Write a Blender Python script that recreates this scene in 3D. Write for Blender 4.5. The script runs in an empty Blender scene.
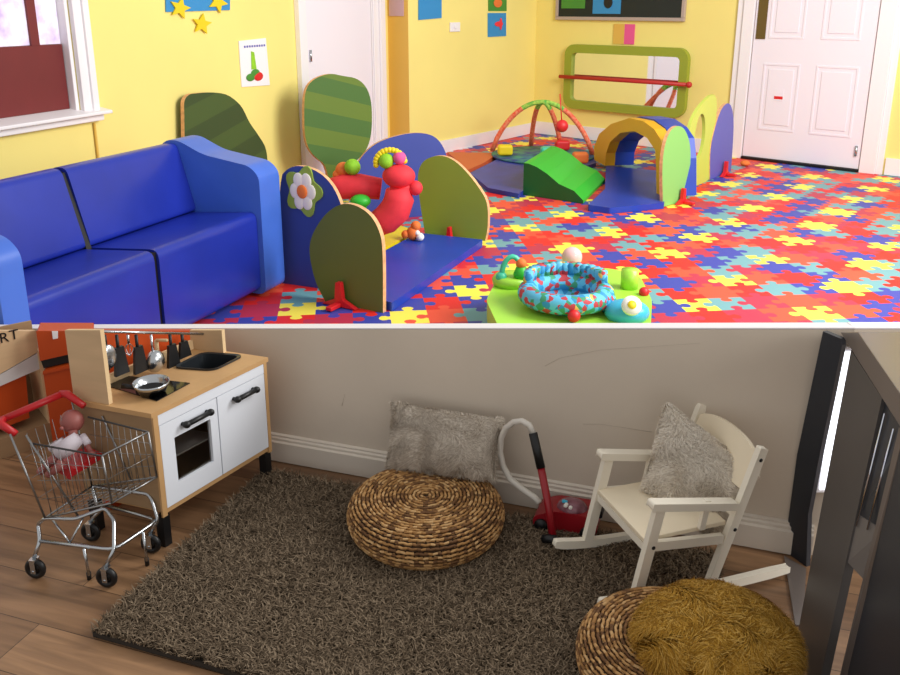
import bpy, math, random
from mathutils import Vector, Matrix
random.seed(7)
C = bpy.context.scene.collection
PI = math.pi
# ------------------------------------------------------------------ camera geometry
F = 858.0; CX = 450.0; CY = 255.0; PITCH = math.radians(16.25); H = 1.6
_c, _s = math.cos(PITCH), math.sin(PITCH)
ZL = 0.15                      # the lower play area stands on a low platform

def ray(px, py):
    dx = (px-CX)/F; dy = (CY-py)/F
    return (dx, _c+_s*dy, -_s+_c*dy)
def G(px, py, z=0.0):
    r = ray(px, py); t = (z-H)/r[2]
    return Vector((r[0]*t, r[1]*t, z))
def LG(px, py, z=0.0): return G(px, py, ZL+z)
def zh(p, py):
    k = (CY-py)/F; y = p[1]
    return (k*y*_c-y*_s)/(_c+k*_s)+H
class Plane:                   # a vertical plane standing on the floor
    def __init__(s, P, D=None, Q=None):
        s.P = Vector((P[0], P[1]))
        if Q is not None: D = (Q[0]-P[0], Q[1]-P[1])
        s.D = Vector((D[0], D[1])).normalized()
        s.N = Vector((s.D.y, -s.D.x))          # towards the viewer when D runs to the right
    def sz(s, px, py):
        r = ray(px, py); n = s.N
        t = (n.x*s.P.x+n.y*s.P.y)/(n.x*r[0]+n.y*r[1])
        q = Vector((r[0]*t, r[1]*t)); return ((q-s.P).dot(s.D), H+r[2]*t)
    def pt(s, a, z, off=0.0):
        q = s.P+s.D*a+s.N*off; return Vector((q.x, q.y, z))
    def rz(s): return math.atan2(s.D.y, s.D.x)

# ------------------------------------------------------------------ materials
def lin(c):
    return tuple((x/255/12.92 if x/255 <= .04045 else ((x/255+.055)/1.055)**2.4) for x in c)+(1,)
def mat(name, col, rough=.6, metal=0, var=0.0, vs=8, bump=0.0, bs=60, col2=None, emit=0, spec=.5, coat=0, sheen=0, stretch=None):
    m = bpy.data.materials.new(name); m.use_nodes = True
    nt = m.node_tree; b = nt.nodes['Principled BSDF']
    b.inputs['Roughness'].default_value = rough; b.inputs['Metallic'].default_value = metal
    b.inputs['Specular IOR Level'].default_value = spec
    b.inputs['Coat Weight'].default_value = coat
    c1 = lin(col)
    tc = nt.nodes.new('ShaderNodeTexCoord'); vec = tc.outputs['Object']
    if stretch:
        mp = nt.nodes.new('ShaderNodeMapping'); mp.inputs['Scale'].default_value = stretch
        nt.links.new(vec, mp.inputs['Vector']); vec = mp.outputs['Vector']
    if var or col2:
        n = nt.nodes.new('ShaderNodeTexNoise'); n.inputs['Scale'].default_value = vs; n.inputs['Detail'].default_value = 5
        nt.links.new(vec, n.inputs['Vector'])
        r = nt.nodes.new('ShaderNodeValToRGB'); r.color_ramp.elements[0].position = .32; r.color_ramp.elements[1].position = .68
        r.color_ramp.elements[0].color = lin(col2) if col2 else tuple(x*(1-var) for x in c1[:3])+(1,)
        r.color_ramp.elements[1].color = c1 if col2 else tuple(min(1, x*(1+var)) for x in c1[:3])+(1,)
        nt.links.new(n.outputs['Fac'], r.inputs['Fac']); nt.links.new(r.outputs['Color'], b.inputs['Base Color'])
    else:
        b.inputs['Base Color'].default_value = c1
    if bump:
        n2 = nt.nodes.new('ShaderNodeTexNoise'); n2.inputs['Scale'].default_value = bs; n2.inputs['Detail'].default_value = 4
        nt.links.new(vec, n2.inputs['Vector'])
        bp = nt.nodes.new('ShaderNodeBump'); bp.inputs['Strength'].default_value = bump; bp.inputs['Distance'].default_value = .01
        nt.links.new(n2.outputs['Fac'], bp.inputs['Height']); nt.links.new(bp.outputs['Normal'], b.inputs['Normal'])
    if emit:
        b.inputs['Emission Color'].default_value = c1; b.inputs['Emission Strength'].default_value = emit
    return m
M = {}
def D(n, *a, **k): M[n] = mat(n, *a, **k)
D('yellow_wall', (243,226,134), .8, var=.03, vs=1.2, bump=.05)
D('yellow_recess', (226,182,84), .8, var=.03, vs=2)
D('greige_wall', (214,201,184), .75, var=.07, vs=1.6, bump=.05, bs=40)
D('white_trim', (240,236,238), .45)
D('white_door', (238,232,240), .45)
D('skirting_paint', (222,212,198), .5)
D('pane_light', (240,236,246), .2, col2=(170,140,200), vs=9, emit=.35)
D('burgundy', (110,30,30), .5, var=.1, vs=3)
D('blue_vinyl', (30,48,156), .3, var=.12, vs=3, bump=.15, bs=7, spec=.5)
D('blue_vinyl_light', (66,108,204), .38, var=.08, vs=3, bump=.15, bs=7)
D('black', (14,14,16), .45)
D('black_gloss', (10,10,12), .12)
D('dark_gap', (20,18,26), .7)
D('tree_green', (66,84,40), .6)
D('board_green', (98,114,44), .5, var=.04, vs=3)
D('board_green_light', (146,172,66), .5, var=.04, vs=3)
D('board_mint', (134,196,106), .5)
D('board_lime', (196,208,86), .5)
D('board_blue', (52,72,156), .5, var=.05, vs=3)
D('board_violet', (92,94,178), .5)
D('ply_edge', (222,168,120), .6, var=.2, vs=30)
D('mat_blue', (26,62,168), .4, var=.08, vs=3)
D('mat_blue_dark', (40,54,150), .45, var=.2, vs=4)
D('mat_yellow', (236,210,20), .5)
D('mat_orange', (206,92,50), .5)
D('red', (216,32,38), .45)
D('red_soft', (232,50,62), .7, var=.1, vs=9)
D('pink_soft', (232,90,150), .8)
D('green_soft', (140,200,40), .7, var=.15, vs=20)
D('orange_soft', (232,120,50), .7)
D('white_soft', (240,236,230), .8)
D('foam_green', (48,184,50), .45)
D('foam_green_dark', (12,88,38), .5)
D('arch_yellow', (232,172,22), .45)
D('mirror', (235,238,240), .03, metal=1)
D('frame_green', (150,162,48), .5)
D('red_bar', (190,40,36), .5)
D('tube_red', (232,70,40), .6, col2=(240,150,110), vs=40)
D('tube_green', (60,170,60), .6, col2=(190,220,90), vs=30)
D('gym_mat', (84,160,120), .7, col2=(50,60,140), vs=9)
D('lime_plastic', (166,222,70), .35)
D('cyan_plastic', (60,180,214), .3)
D('teal_plastic', (70,196,160), .35)
D('clear_pink', (238,190,190), .15)
D('poster_blue', (50,140,200), .6)
D('poster_green', (70,140,50), .6)
D('paper_white', (238,238,240), .7)
D('paper_pink', (200,165,170), .7)
D('blackboard', (14,26,28), .5)
D('star_yellow', (232,205,20), .6)
D('board_frame', (178,160,150), .5)
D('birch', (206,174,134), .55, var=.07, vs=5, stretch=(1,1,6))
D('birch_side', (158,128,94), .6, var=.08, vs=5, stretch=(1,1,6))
D('birch_edge', (226,196,150), .6)
D('beech_top', (196,154,104), .5, var=.08, vs=8)
D('kitchen_white', (226,230,238), .4)
D('white_paint', (248,240,222), .45, var=.02)
D('seat_paint', (248,234,206), .5, var=.03)
D('orange_bin', (188,70,16), .45, var=.08, vs=3)
D('shelf_white', (200,196,194), .5)
D('chrome', (190,194,198), .25, metal=1)
D('wire', (150,150,150), .35, metal=1)
D('dull_wire', (70,68,68), .5, metal=.6)
D('trolley_red', (186,24,32), .4)
D('doll_skin', (150,84,78), .5)
D('doll_cloth', (214,204,212), .8)
D('steel', (128,118,112), .3, metal=.35, var=.1, vs=3)
D('dark_panel', (44,48,56), .35)
D('steel_panel', (84,80,78), .4, var=.06, vs=4)
D('vac_red', (150,20,32), .3)
D('hose', (216,210,200), .5)
D('clear_dome', (150,100,112), .15, col2=(90,40,52), vs=30)
D('rug_base', (52,45,38), 1)
for i, c in enumerate([(104,89,72),(126,109,90),(150,132,110),(84,71,57)]): D('rug_pile_%d' % i, c, .95, spec=.1)
for i, c in enumerate([(206,194,178),(224,214,200),(184,170,154)]): D('fur_white_%d' % i, c, .95, spec=.1)
for i, c in enumerate([(176,130,48),(198,152,64),(146,104,36),(214,172,90)]): D('fur_mustard_%d' % i, c, .95, spec=.1)
for i, c in enumerate([(196,152,98),(168,124,74),(210,170,118),(140,100,60),(112,78,48)]): D('weave_%d' % i, c, .7, spec=.3)
D('weave_core', (58,38,22), .9)
for n, c in dict(puz_yellow=(252,232,84), puz_teal=(112,162,168), puz_blue=(62,70,164), puz_red=(224,42,38), puz_orange=(236,84,58), puz_crimson=(188,50,76)).items():
    D(n, c, .5, spec=.35)
D('olive_glass', (96,76,34), .2)
D('glass_day', (235,240,248), .2, emit=2.2)

def wood_floor_mat():
    m = bpy.data.materials.new('wood_planks'); m.use_nodes = True; nt = m.node_tree; b = nt.nodes['Principled BSDF']
    tc = nt.nodes.new('ShaderNodeTexCoord')
    br = nt.nodes.new('ShaderNodeTexBrick'); br.offset = .37; br.inputs['Scale'].default_value = 1
    br.inputs['Brick Width'].default_value = 1.1; br.inputs['Row Height'].default_value = .15
    br.inputs['Mortar Size'].default_value = .0012; br.inputs['Mortar Smooth'].default_value = .3
    br.inputs['Color1'].default_value = lin((172,134,98)); br.inputs['Color2'].default_value = lin((134,102,74)); br.inputs['Mortar'].default_value = lin((66,48,34))
    nt.links.new(tc.outputs['Object'], br.inputs['Vector'])
    mp = nt.nodes.new('ShaderNodeMapping'); mp.inputs['Scale'].default_value = (1.2, 14, 1)
    nt.links.new(tc.outputs['Object'], mp.inputs['Vector'])
    n = nt.nodes.new('ShaderNodeTexNoise'); n.inputs['Scale'].default_value = 2.2; n.inputs['Detail'].default_value = 8; n.inputs['Distortion'].default_value = .6
    nt.links.new(mp.outputs['Vector'], n.inputs['Vector'])
    r = nt.nodes.new('ShaderNodeValToRGB'); r.color_ramp.elements[0].position = .3; r.color_ramp.elements[1].position = .7
    r.color_ramp.elements[0].color = (.55,.52,.5,1); r.color_ramp.elements[1].color = (1.15,1.12,1.1,1)
    nt.links.new(n.outputs['Fac'], r.inputs['Fac'])
    mx = nt.nodes.new('ShaderNodeMix'); mx.data_type = 'RGBA'; mx.blend_type = 'MULTIPLY'; mx.inputs[0].default_value = 1
    nt.links.new(br.outputs['Color'], mx.inputs[6]); nt.links.new(r.outputs['Color'], mx.inputs[7])
    nt.links.new(mx.outputs[2], b.inputs['Base Color']); b.inputs['Roughness'].default_value = .42
    return m
M['wood_planks'] = wood_floor_mat()
def striped(name, c1, c2, scale, rot=(0, .2, 0)):
    m = bpy.data.materials.new(name); m.use_nodes = True; nt = m.node_tree; b = nt.nodes['Principled BSDF']
    tc = nt.nodes.new('ShaderNodeTexCoord'); mp = nt.nodes.new('ShaderNodeMapping'); mp.inputs['Rotation'].default_value = rot
    w = nt.nodes.new('ShaderNodeTexWave'); w.bands_direction = 'Z'; w.inputs['Scale'].default_value = scale; w.inputs['Distortion'].default_value = 1.2; w.inputs['Detail Scale'].default_value = .6; w.inputs['Detail'].default_value = 0
    r = nt.nodes.new('ShaderNodeValToRGB'); r.color_ramp.interpolation = 'CONSTANT'; r.color_ramp.elements[1].position = .5
    r.color_ramp.elements[0].color = lin(c1); r.color_ramp.elements[1].color = lin(c2)
    nt.links.new(tc.outputs['Object'], mp.inputs['Vector']); nt.links.new(mp.outputs['Vector'], w.inputs['Vector'])
    nt.links.new(w.outputs['Fac'], r.inputs['Fac']); nt.links.new(r.outputs['Color'], b.inputs['Base Color']); b.inputs['Roughness'].default_value = .6
    M[name] = m
striped('tree_dark', (54,74,34), (66,88,38), 1.0)
striped('tree_leaf', (100,126,44), (74,112,48), 1.1, (0, -.25, 0))
def dotted(name, base, dots, scale):
    m = bpy.data.materials.new(name); m.use_nodes = True; nt = m.node_tree; b = nt.nodes['Principled BSDF']
    tc = nt.nodes.new('ShaderNodeTexCoord'); v = nt.nodes.new('ShaderNodeTexVoronoi'); v.inputs['Scale'].default_value = scale
    r = nt.nodes.new('ShaderNodeValToRGB'); r.color_ramp.interpolation = 'CONSTANT'
    r.color_ramp.elements[0].color = lin(base); r.color_ramp.elements[1].position = .45; r.color_ramp.elements[1].color = lin(dots[0])
    for i, c in enumerate(dots[1:]):
        e = r.color_ramp.elements.new(.58+.14*i); e.color = lin(c)
    nt.links.new(tc.outputs['Object'], v.inputs['Vector']); nt.links.new(v.outputs['Color'], r.inputs['Fac'])
    nt.links.new(r.outputs['Color'], b.inputs['Base Color']); b.inputs['Roughness'].default_value = .6
    M[name] = m
dotted('pattern_fabric', (92,186,222), [(40,140,190), (190,60,70), (60,150,110), (230,190,90)], 42)
dotted('veg_print', (240,240,240), [(110,160,70), (200,60,50), (60,110,60), (220,210,120)], 22)

# ------------------------------------------------------------------ mesh builder
class MB:
    def __init__(s): s.v = []; s.f = []; s.m = []; s.cur = 0; s.M = Matrix.Identity(4); s.smooth = False; s.sm = []
    def add(s, vs, fs, mi=None):
        o = len(s.v); s.v += [tuple(s.M @ Vector(p)) for p in vs]
        for f in fs: s.f.append(tuple(i+o for i in f)); s.m.append(s.cur if mi is None else mi); s.sm.append(s.smooth)
    def box(s, x0, x1, y0, y1, z0, z1):
        s.add([(x0,y0,z0),(x1,y0,z0),(x1,y1,z0),(x0,y1,z0),(x0,y0,z1),(x1,y0,z1),(x1,y1,z1),(x0,y1,z1)],
              [(0,3,2,1),(4,5,6,7),(0,1,5,4),(1,2,6,5),(2,3,7,6),(3,0,4,7)]); return s
    def hexa(s, a, b): # four bottom points, four top points
        s.add([tuple(p) for p in a]+[tuple(p) for p in b], [(0,3,2,1),(4,5,6,7),(0,1,5,4),(1,2,6,5),(2,3,7,6),(3,0,4,7)]); return s
    def prism(s, poly, t0, t1, axis='y', side=None, cap=None):
        # poly in (u,v); axis y: (u, t, v); axis z: (u, v, t); axis x: (t, u, v)
        A = sum(poly[i][0]*poly[(i+1)%len(poly)][1]-poly[(i+1)%len(poly)][0]*poly[i][1] for i in range(len(poly)))
        if A < 0: poly = poly[::-1]
        n = len(poly)
        k = {'y': lambda u,v,t:(u,t,v), 'z': lambda u,v,t:(u,v,t), 'x': lambda u,v,t:(t,u,v)}[axis]
        vs = [k(u,v,t0) for u,v in poly]+[k(u,v,t1) for u,v in poly]
        f0 = tuple(range(n)); f1 = tuple(range(2*n-1, n-1, -1))
        sides = [(i, i+n, (i+1)%n+n, (i+1)%n) for i in range(n)]
        if axis != 'y': f0 = f0[::-1]; f1 = f1[::-1]; sides = [q[::-1] for q in sides]
        s.add(vs, [f0, f1], cap); s.add(vs, sides, side); return s
    def tube(s, pts, r, seg=8, closed=False, mi=None):
        pts = [Vector(p) for p in pts]; n = len(pts)
        rs = r if isinstance(r, (list, tuple)) else [r]*n
        vs = []; up = None
        for i, p in enumerate(pts):
            if closed: t = pts[(i+1) % n]-pts[i-1]
            else: t = pts[min(i+1, n-1)]-pts[max(i-1, 0)]
            if t.length < 1e-9: t = Vector((0,0,1))
            t.normalize()
            if up is None:
                a = Vector((0,0,1)) if abs(t.z) < .9 else Vector((1,0,0)); up = (a-t*a.dot(t)).normalized()
            else:
                up = up-t*up.dot(t)
                if up.length < 1e-6: a = Vector((1,0,0)); up = a-t*a.dot(t)
                up.normalize()
            w = t.cross(up)
            for k in range(seg):
                a = 2*PI*k/seg; vs.append(tuple(p+(up*math.cos(a)+w*math.sin(a))*rs[i]))
        fs = []
        for i in range(n if closed else n-1):
            j = (i+1) % n
            for k in range(seg): fs.append((i*seg+k, i*seg+(k+1)%seg, j*seg+(k+1)%seg, j*seg+k))
        if not closed: fs += [tuple(range(seg))[::-1], tuple(range((n-1)*seg, n*seg))]
        o = s.smooth; s.smooth = True; s.add(vs, fs, mi); s.smooth = o; return s
    def lathe(s, prof, c=(0,0,0), seg=24, mi=None, sx=1, sy=1, cap=True):
        vs = []; n = len(prof)
        for r, z in prof:
            for k in range(seg):
                a = 2*PI*k/seg; vs.append((c[0]+r*sx*math.cos(a), c[1]+r*sy*math.sin(a), c[2]+z))
        fs = [(i*seg+k, i*seg+(k+1)%seg, (i+1)*seg+(k+1)%seg, (i+1)*seg+k) for i in range(n-1) for k in range(seg)]
        if cap: fs += [tuple(range(seg))[::-1], tuple(range((n-1)*seg, n*seg))]
        o = s.smooth; s.smooth = True; s.add(vs, fs, mi); s.smooth = o; return s
    def ball(s, c, rx, ry=None, rz=None, seg=16, rings=10, mi=None):
        ry = ry or rx; rz = rz or rx
        prof = [(max(1e-4, math.sin(PI*i/rings)), -math.cos(PI*i/rings)*rz) for i in range(rings+1)]
        return s.lathe([(r, z) for r, z in prof], c, seg, mi, rx, ry)
def obj(name, mb, mats, parent=None, bevel=0, seg=2, loc=None, subsurf=0):
    me = bpy.data.meshes.new(name); me.from_pydata(mb.v, [], mb.f)
    if not isinstance(mats, (list, tuple)): mats = [mats]
    for m in mats: me.materials.append(M[m])
    me.polygons.foreach_set('material_index', mb.m); me.polygons.foreach_set('use_smooth', mb.sm); me.update()
    o = bpy.data.objects.new(name, me); C.objects.link(o)
    if parent: o.parent = parent
    if loc is not None: o.location = loc
    if bevel:
        b = o.modifiers.new('bevel', 'BEVEL'); b.width = bevel; b.segments = seg; b.limit_method = 'ANGLE'; b.angle_limit = .6
        o.data.polygons.foreach_set('use_smooth', [True]*len(o.data.polygons))
        b.harden_normals = True
    if subsurf:
        b = o.modifiers.new('sub', 'SUBSURF'); b.levels = subsurf; b.render_levels = subsurf
    return o
def tag(o, label, cat, group=None, kind=None):
    o['label'] = label; o['category'] = cat
    if group: o['group'] = group
    if kind: o['kind'] = kind
    return o
def thing(name, label, cat, loc, rz=0, group=None):
    o = bpy.data.objects.new(name, None); C.objects.link(o); o.empty_display_size = .1
    o.location = loc; o.rotation_euler = (0, 0, rz); return tag(o, label, cat, group)
def struct(name, mb, mats, parent=None, **k):
    o = obj(name, mb, mats, parent, **k)
    if not parent: o['kind'] = 'structure'
    return o

# ================================================================== UPPER ROOM
DL = Vector((.3647, .9311)); LW = Vector((-.65, 9.29)); colR = G(410,160); colL = G(390,157.6)
wallL = Plane(LW, DL); wallA = Plane(colR, Q=G(533,133)); wallB = Plane(G(533,133), D=(.743,-.669))
WH = 2.6
def room_frame(pl): # matrix: x along wall, y away from viewer, z up
    d, n = pl.D, -pl.N
    return Matrix(((d.x, n.x, 0, pl.P.x), (d.y, n.y, 0, pl.P.y), (0,0,1,0), (0,0,0,1)))
# window opening in the left wall
w0, w1, wz0, wz1 = -6.5, wallL.sz(70,100)[0]+.07, .98, 2.15
mb = MB(); mb.M = room_frame(wallL)
mb.box(-6.8, 0, 0, .15, 0, wz0); mb.box(-6.8, w0, 0, .15, wz0, wz1); mb.box(w1, 0, 0, .15, wz0, wz1); mb.box(-6.8, 0, 0, .15, wz1, WH)
struct('wall_left', mb, 'yellow_wall')
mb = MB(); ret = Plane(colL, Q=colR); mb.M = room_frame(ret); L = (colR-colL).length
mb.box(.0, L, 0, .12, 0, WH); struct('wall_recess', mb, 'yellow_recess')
mb = MB(); mb.M = room_frame(wallA); LA = (G(533,133)-colR).length
mb.box(0, LA, 0, .15, 0, WH); struct('wall_alcove', mb, 'yellow_wall')
mb = MB(); mb.M = room_frame(wallB); mb.box(0, 5.3, 0, .15, 0, WH); struct('wall_back', mb, 'yellow_wall')
# skirtings
mb = MB(); mb.M = room_frame(wallA); mb.box(0, LA-.02, -.025, -.001, .005, .14); struct('baseboard_alcove', mb, 'white_trim')
mb = MB(); mb.M = room_frame(wallB); mb.box(.03, 2.55, -.025, -.001, .005, .16); mb.box(4.28, 5.3, -.025, -.001, .005, .17); struct('baseboard_back', mb, 'white_trim')

# window
def wL(px, py): return wallL.sz(px, py)
win = MB(); win.M = room_frame(wallL)
wo = struct('window_1', win.box(w0+.01, w1-.01, .07, .1, wz0+.06, wz1-.01), 'burgundy')
wo.data.materials.clear(); wo.data.materials.append(M['white_trim'])
f = MB(); f.M = room_frame(wallL)
f.box(w1, w1+.10, -.035, -.001, wz0-.02, wz1+.1); f.box(w1+.065, w1+.115, -.05, -.001, wz0-.02, wz1+.1); f.box(w0-.1, w0, -.035, -.001, wz0-.02, wz1+.1); f.box(w0, w1, -.035, -.001, wz1, wz1+.1)
f.box(w1-.028, w1, 0, .069, wz0, wz1)
obj('window_frame', f, 'white_trim', wo, bevel=.006)
f = MB(); f.M = room_frame(wallL)
f.prism([(-.09, .955), (.06, .955), (.06, wz0+.02), (-.09, wz0-.005)], w0-.15, w1+.17, "x"); f.box(w0-.1, w1+.14, -.05, -.001, .915, .956)
obj('window_sill', f, 'white_trim', wo, bevel=.006)
zs = wallL.sz(72,44)[1]
f = MB(); f.M = room_frame(wallL); f.box(w0+.02, w1-.035, .045, .069, wz0+.02, zs); obj('lower_panel', f, 'burgundy', wo)
f = MB(); f.M = room_frame(wallL); f.box(w0+.02, w1-.035, .055, .069, zs+.003, wz1-.03); pn = obj('pane', f, 'pane_light', wo)
f = MB(); f.M = room_frame(wallL)
for a in (wL(28,20)[0]+.07, wL(-70,20)[0]): f.box(a-.03, a+.03, .04, .054, zs, wz1-.03)
obj('glazing_bar', f, 'burgundy', wo)
# wall pipe
mb = MB(); mb.M = room_frame(wallL); a = wL(93,125)[0]; mb.tube([(a,-.012,.3),(a,-.012,.9)], .008, 6)
tag(obj('wall_pipe', mb, 'yellow_recess'), 'thin painted pipe running down the yellow wall beneath the window sill', 'pipe')

# door in left wall
a0, a1 = wL(306,100)[0], wL(371,100)[0]
d = MB(); d.M = room_frame(wallL); dr = struct('door_1', d.box(a0, a1, -.02, -.001, .01, 2.1), 'white_door', bevel=.004)
f = MB(); f.M = room_frame(wallL); f.box(a0-.13, a0-.01, -.05, -.001, 0, 2.22); f.box(a1+.01, a1+.3, -.03, -.001, 0, 2.22); f.box(a1+.16, a1+.27, -.055, -.031, 0, 2.22); f.box(a1+.02, a1+.07, -.045, -.031, 0, 2.22); f.box(a0-.01,a1+.01,-.04,-.001,2.11,2.22)
obj('door_frame', f, 'white_trim', dr, bevel=.005)
f = MB(); f.M = room_frame(wallL); a = wL(307.5,50)[0]; f.tube([(a,-.03,1.22),(a,-.03,1.12)], .012, 8); obj('hinge', f, 'chrome', dr)
# door in back wall
def wB(px, py): return wallB.sz(px, py)
b0, b1 = 2.84, 4.04
d = MB(); d.M = room_frame(wallB); dr = struct('door_2', d.box(b0, b1, -.03, -.001, .03, 2.1), 'white_door', bevel=.004)
def dpanel(x0, x1, z0, z1):
    f = MB(); f.M = room_frame(wallB); w = .022
    for (p, q, r, t) in ((x0, x1, z0, z0+w), (x0, x1, z1-w, z1), (x0, x0+w, z0+w, z1-w), (x1-w, x1, z0+w, z1-w)): f.box(p, q, -.036, -.031, r, t)
    f.box(x0+.06, x1-.06, -.037, -.031, z0+.06, z1-.06)
    obj('door_panel', f, 'white_door', dr, bevel=.003)
dpanel(2.98, 3.36, .33, 1.02); dpanel(3.52, 3.93, .33, 1.02); dpanel(3.0, 3.36, 1.27, 1.95); dpanel(3.53, 3.9, 1.27, 1.95)
f = MB(); f.M = room_frame(wallB); f.box(2.865, 2.965, -.038, -.031, 1.26, 1.9); obj('vision_glass', f, 'olive_glass', dr)
f = MB(); f.M = room_frame(wallB)
f.box(b0-.13, b0-.01, -.05, -.001, 0, 2.22); f.box(b0-.2, b0-.13, -.03, -.001, 0, 2.22); f.box(b1+.01, b1+.16, -.05, -.001, 0, 2.22); f.box(b1+.16, b1+.22, -.03, -.001, 0, 2.22); f.box(b0, b1, -.05, -.001, 2.11, 2.22)
obj('door_frame', f, 'white_trim', dr, bevel=.005)
f = MB(); f.M = room_frame(wallB); f.tube([(4.0,-.04,.16),(4.0,-.04,.26)], .014, 8); obj('hinge', f, 'chrome', dr)
f = MB(); f.M = room_frame(wallB); a = wB(780,96); f.box(a[0]-.05, a[0]+.05, -.0395, -.0372, a[1]-.05, a[1]+.075); f.cur = 1; f.box(a[0]-.045, a[0]+.045, -.041, -.0396, a[1]-.03, a[1]+.0)
tag(obj('door_notice', f, ['white_door', 'red']), 'tiny red notice stuck on lower left panel of the white back door', 'sign')
f = MB(); f.M = room_frame(wallB); f.box(b0, b1, -.06, -.001, .004, .028); obj('threshold', f, 'black', dr)

# puzzle vinyl floor
def tab(ax, ay, bx, by, sg):
    dx, dy = bx-ax, by-ay; nx, ny = -dy, dx; out = [(ax, ay)]
    if sg == 0: return out
    for t, h in ((.36,.0),(.40,.05),(.345,.13),(.34,.22),(.40,.29),(.5,.315),(.60,.29),(.66,.22),(.655,.13),(.60,.05),(.64,.0)):
        out.append((ax+dx*t+nx*h*sg, ay+dy*t+ny*h*sg))
    return out
cell = .2; ang = .12; ca, sa = math.cos(ang), math.sin(ang)
hs = {}
def sgn(k):
    if k not in hs: hs[k] = random.choice((-1, 1))
    return hs[k]
poly = [(-3.3,3.1),(-.75,9.5),(-.35,9.25),(.98,11.4),(5.2,7.6),(5.2,2.2),(1.6,2.3),(.5,2.3)]
def inside(x, y):
    r = False
    for i in range(len(poly)):
        x1,y1 = poly[i]; x2,y2 = poly[i-1]
        if (y1 > y) != (y2 > y) and x < (x2-x1)*(y-y1)/(y2-y1)+x1: r = not r
    return r
cols = ['puz_yellow','puz_teal','puz_blue','puz_red','puz_orange','puz_crimson']
mb = MB(); used = {}
for i in range(-60, 61):
    for j in range(-10, 100):
        x, y = i*cell, j*cell; X, Y = x*ca-y*sa, x*sa+y*ca
        if not inside(X, Y) or Y < 2.95-.3*X-.0: continue
        if (i+3*j) % 8 == 0: m = 0
        else:
            bad = {used.get((i-1,j)), used.get((i,j-1)), used.get((i,j+1)), used.get((i+1,j))}
            m = random.choice([c for c in (1,1,1,2,2,2,2,3,3,3,3,4,4,4,4,5,5,5) if c not in bad])
        used[(i,j)] = m
        a, b, c, d4 = (x,y),(x+cell,y),(x+cell,y+cell),(x,y+cell)
        pts = tab(*a,*b, sgn((i,j,'h')))
        pts += tab(*b,*c, sgn((i+1,j,'v')))
        pts += tab(*c,*d4, -sgn((i,j+1,'h')))
        pts += tab(*d4,*a, -sgn((i,j,'v')))
        mb.add([(p*ca-q*sa, p*sa+q*ca, 0) for p, q in pts], [tuple(range(len(pts)))], m)
struct('floor', mb, cols)

# posters and signs
def flat(name, pl, pts, m, label, cat, th=.008, off=.002, group=None):
    sz = [pl.sz(*p) for p in pts]; f = MB(); f.M = room_frame(pl); f.prism(sz, -th-off, -off, 'y')
    return tag(obj(name, f, m), label, cat, group)
q = wallL
flat('wall_poster', q, [(164,-40),(165,12),(229,10),(229,-42)], 'poster_blue', 'blue poster with yellow stars high on the yellow wall right of window', 'poster')
def star(px, py, r, label, rot=0):
    a = q.sz(px, py); f = MB(); f.M = room_frame(q)
    f.prism([(a[0]+(r if i%2==0 else r*.45)*1.5*math.sin(rot+i*PI/5), a[1]+(r if i%2==0 else r*.45)*math.cos(rot+i*PI/5)) for i in range(10)], -.022, -.012)
    tag(obj('paper_star', f, 'star_yellow'), label, 'decoration', 'yellow paper stars by the blue poster')
star(178,8,.075,'yellow paper star on left part of the blue poster, point hanging below its edge',.3); star(200,24,.075,'yellow paper star hanging on the wall just below the blue poster',.2); star(216,2,.08,'yellow paper star at right end of the blue poster',.5)
sz = [wL(*p) for p in ((238,41),(265,38),(269,85),(241,87))]
t = thing('vegetable_poster', 'white sheet with a small vegetable picture on yellow wall above the green bush board', 'poster', q.pt(sz[0][0], 0), q.rz())
o0 = sz[0][0]
f = MB(); f.prism([(a-o0, b) for a, b in sz], -.008, -.002); obj('sheet', f, 'paper_white', t)
f = MB(); a, b = wL(254,69); a -= o0
f.ball((a-.07,-.012,b-.06),.06,.003,.03); f.ball((a+.04,-.012,b-.06),.065,.004,.035,mi=1); f.ball((a,-.012,b-.03),.06,.003,.03); f.prism([(a-.05,b),(a+.02,b),(a+.0,b+.13),(a-.04,b+.14)],-.012,-.009,cap=2,side=2)
obj('picture', f, ['poster_green','red','green_soft'], t)
f = MB(); a, b = wL(254,46); a -= o0
for i in range(9): f.box(a-.15+i*.034, a-.128+i*.034, -.0095, -.0085, b-.008, b+.008)
obj('heading', f, 'board_violet', t)
flat('wall_poster', ret, [(389.5,-30),(389.5,16),(404,16),(404,-30)], 'paper_pink', 'pinkish sheet on the narrow dark yellow return beside the white door', 'poster')
flat('wall_poster', wallA, [(418,-30),(418,20),(441,18),(441,-30)], 'poster_blue', 'plain blue sheet on the alcove wall, left of the light switch', 'poster')
f = MB(); f.M = room_frame(wallA); a = wallA.sz(454,27); f.box(a[0]-.09, a[0]+.09, -.02, -.002, a[1]-.05, a[1]+.05); f.box(a[0]-.03,a[0]+.02,-.03,-.0205,a[1]-.02,a[1]+.02)
tag(obj('light_switch', f, 'white_trim', bevel=.005), 'white plastic light switch on the yellow alcove wall', 'switch')
flat('wall_poster', wallA, [(488,-30),(488,11),(506,11),(506,-30)], 'poster_green', 'green picture card with an orange blob, upper of two beside the corner', 'poster')
flat('wall_poster', wallA, [(487.5,13),(487.5,37),(505.5,36),(505.5,13)], 'poster_blue', 'blue card with a red figure, lower of two beside the corner', 'poster')
f = MB(); f.M = room_frame(wallA); a = wallA.sz(498,24); f.ball((a[0],-.014,a[1]),.09,.004,.03); f.ball((a[0]+.04,-.014,a[1]),.03,.004,.07)
o = obj('figure', f, 'red_soft', bpy.data.objects['wall_poster.003'])
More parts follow.
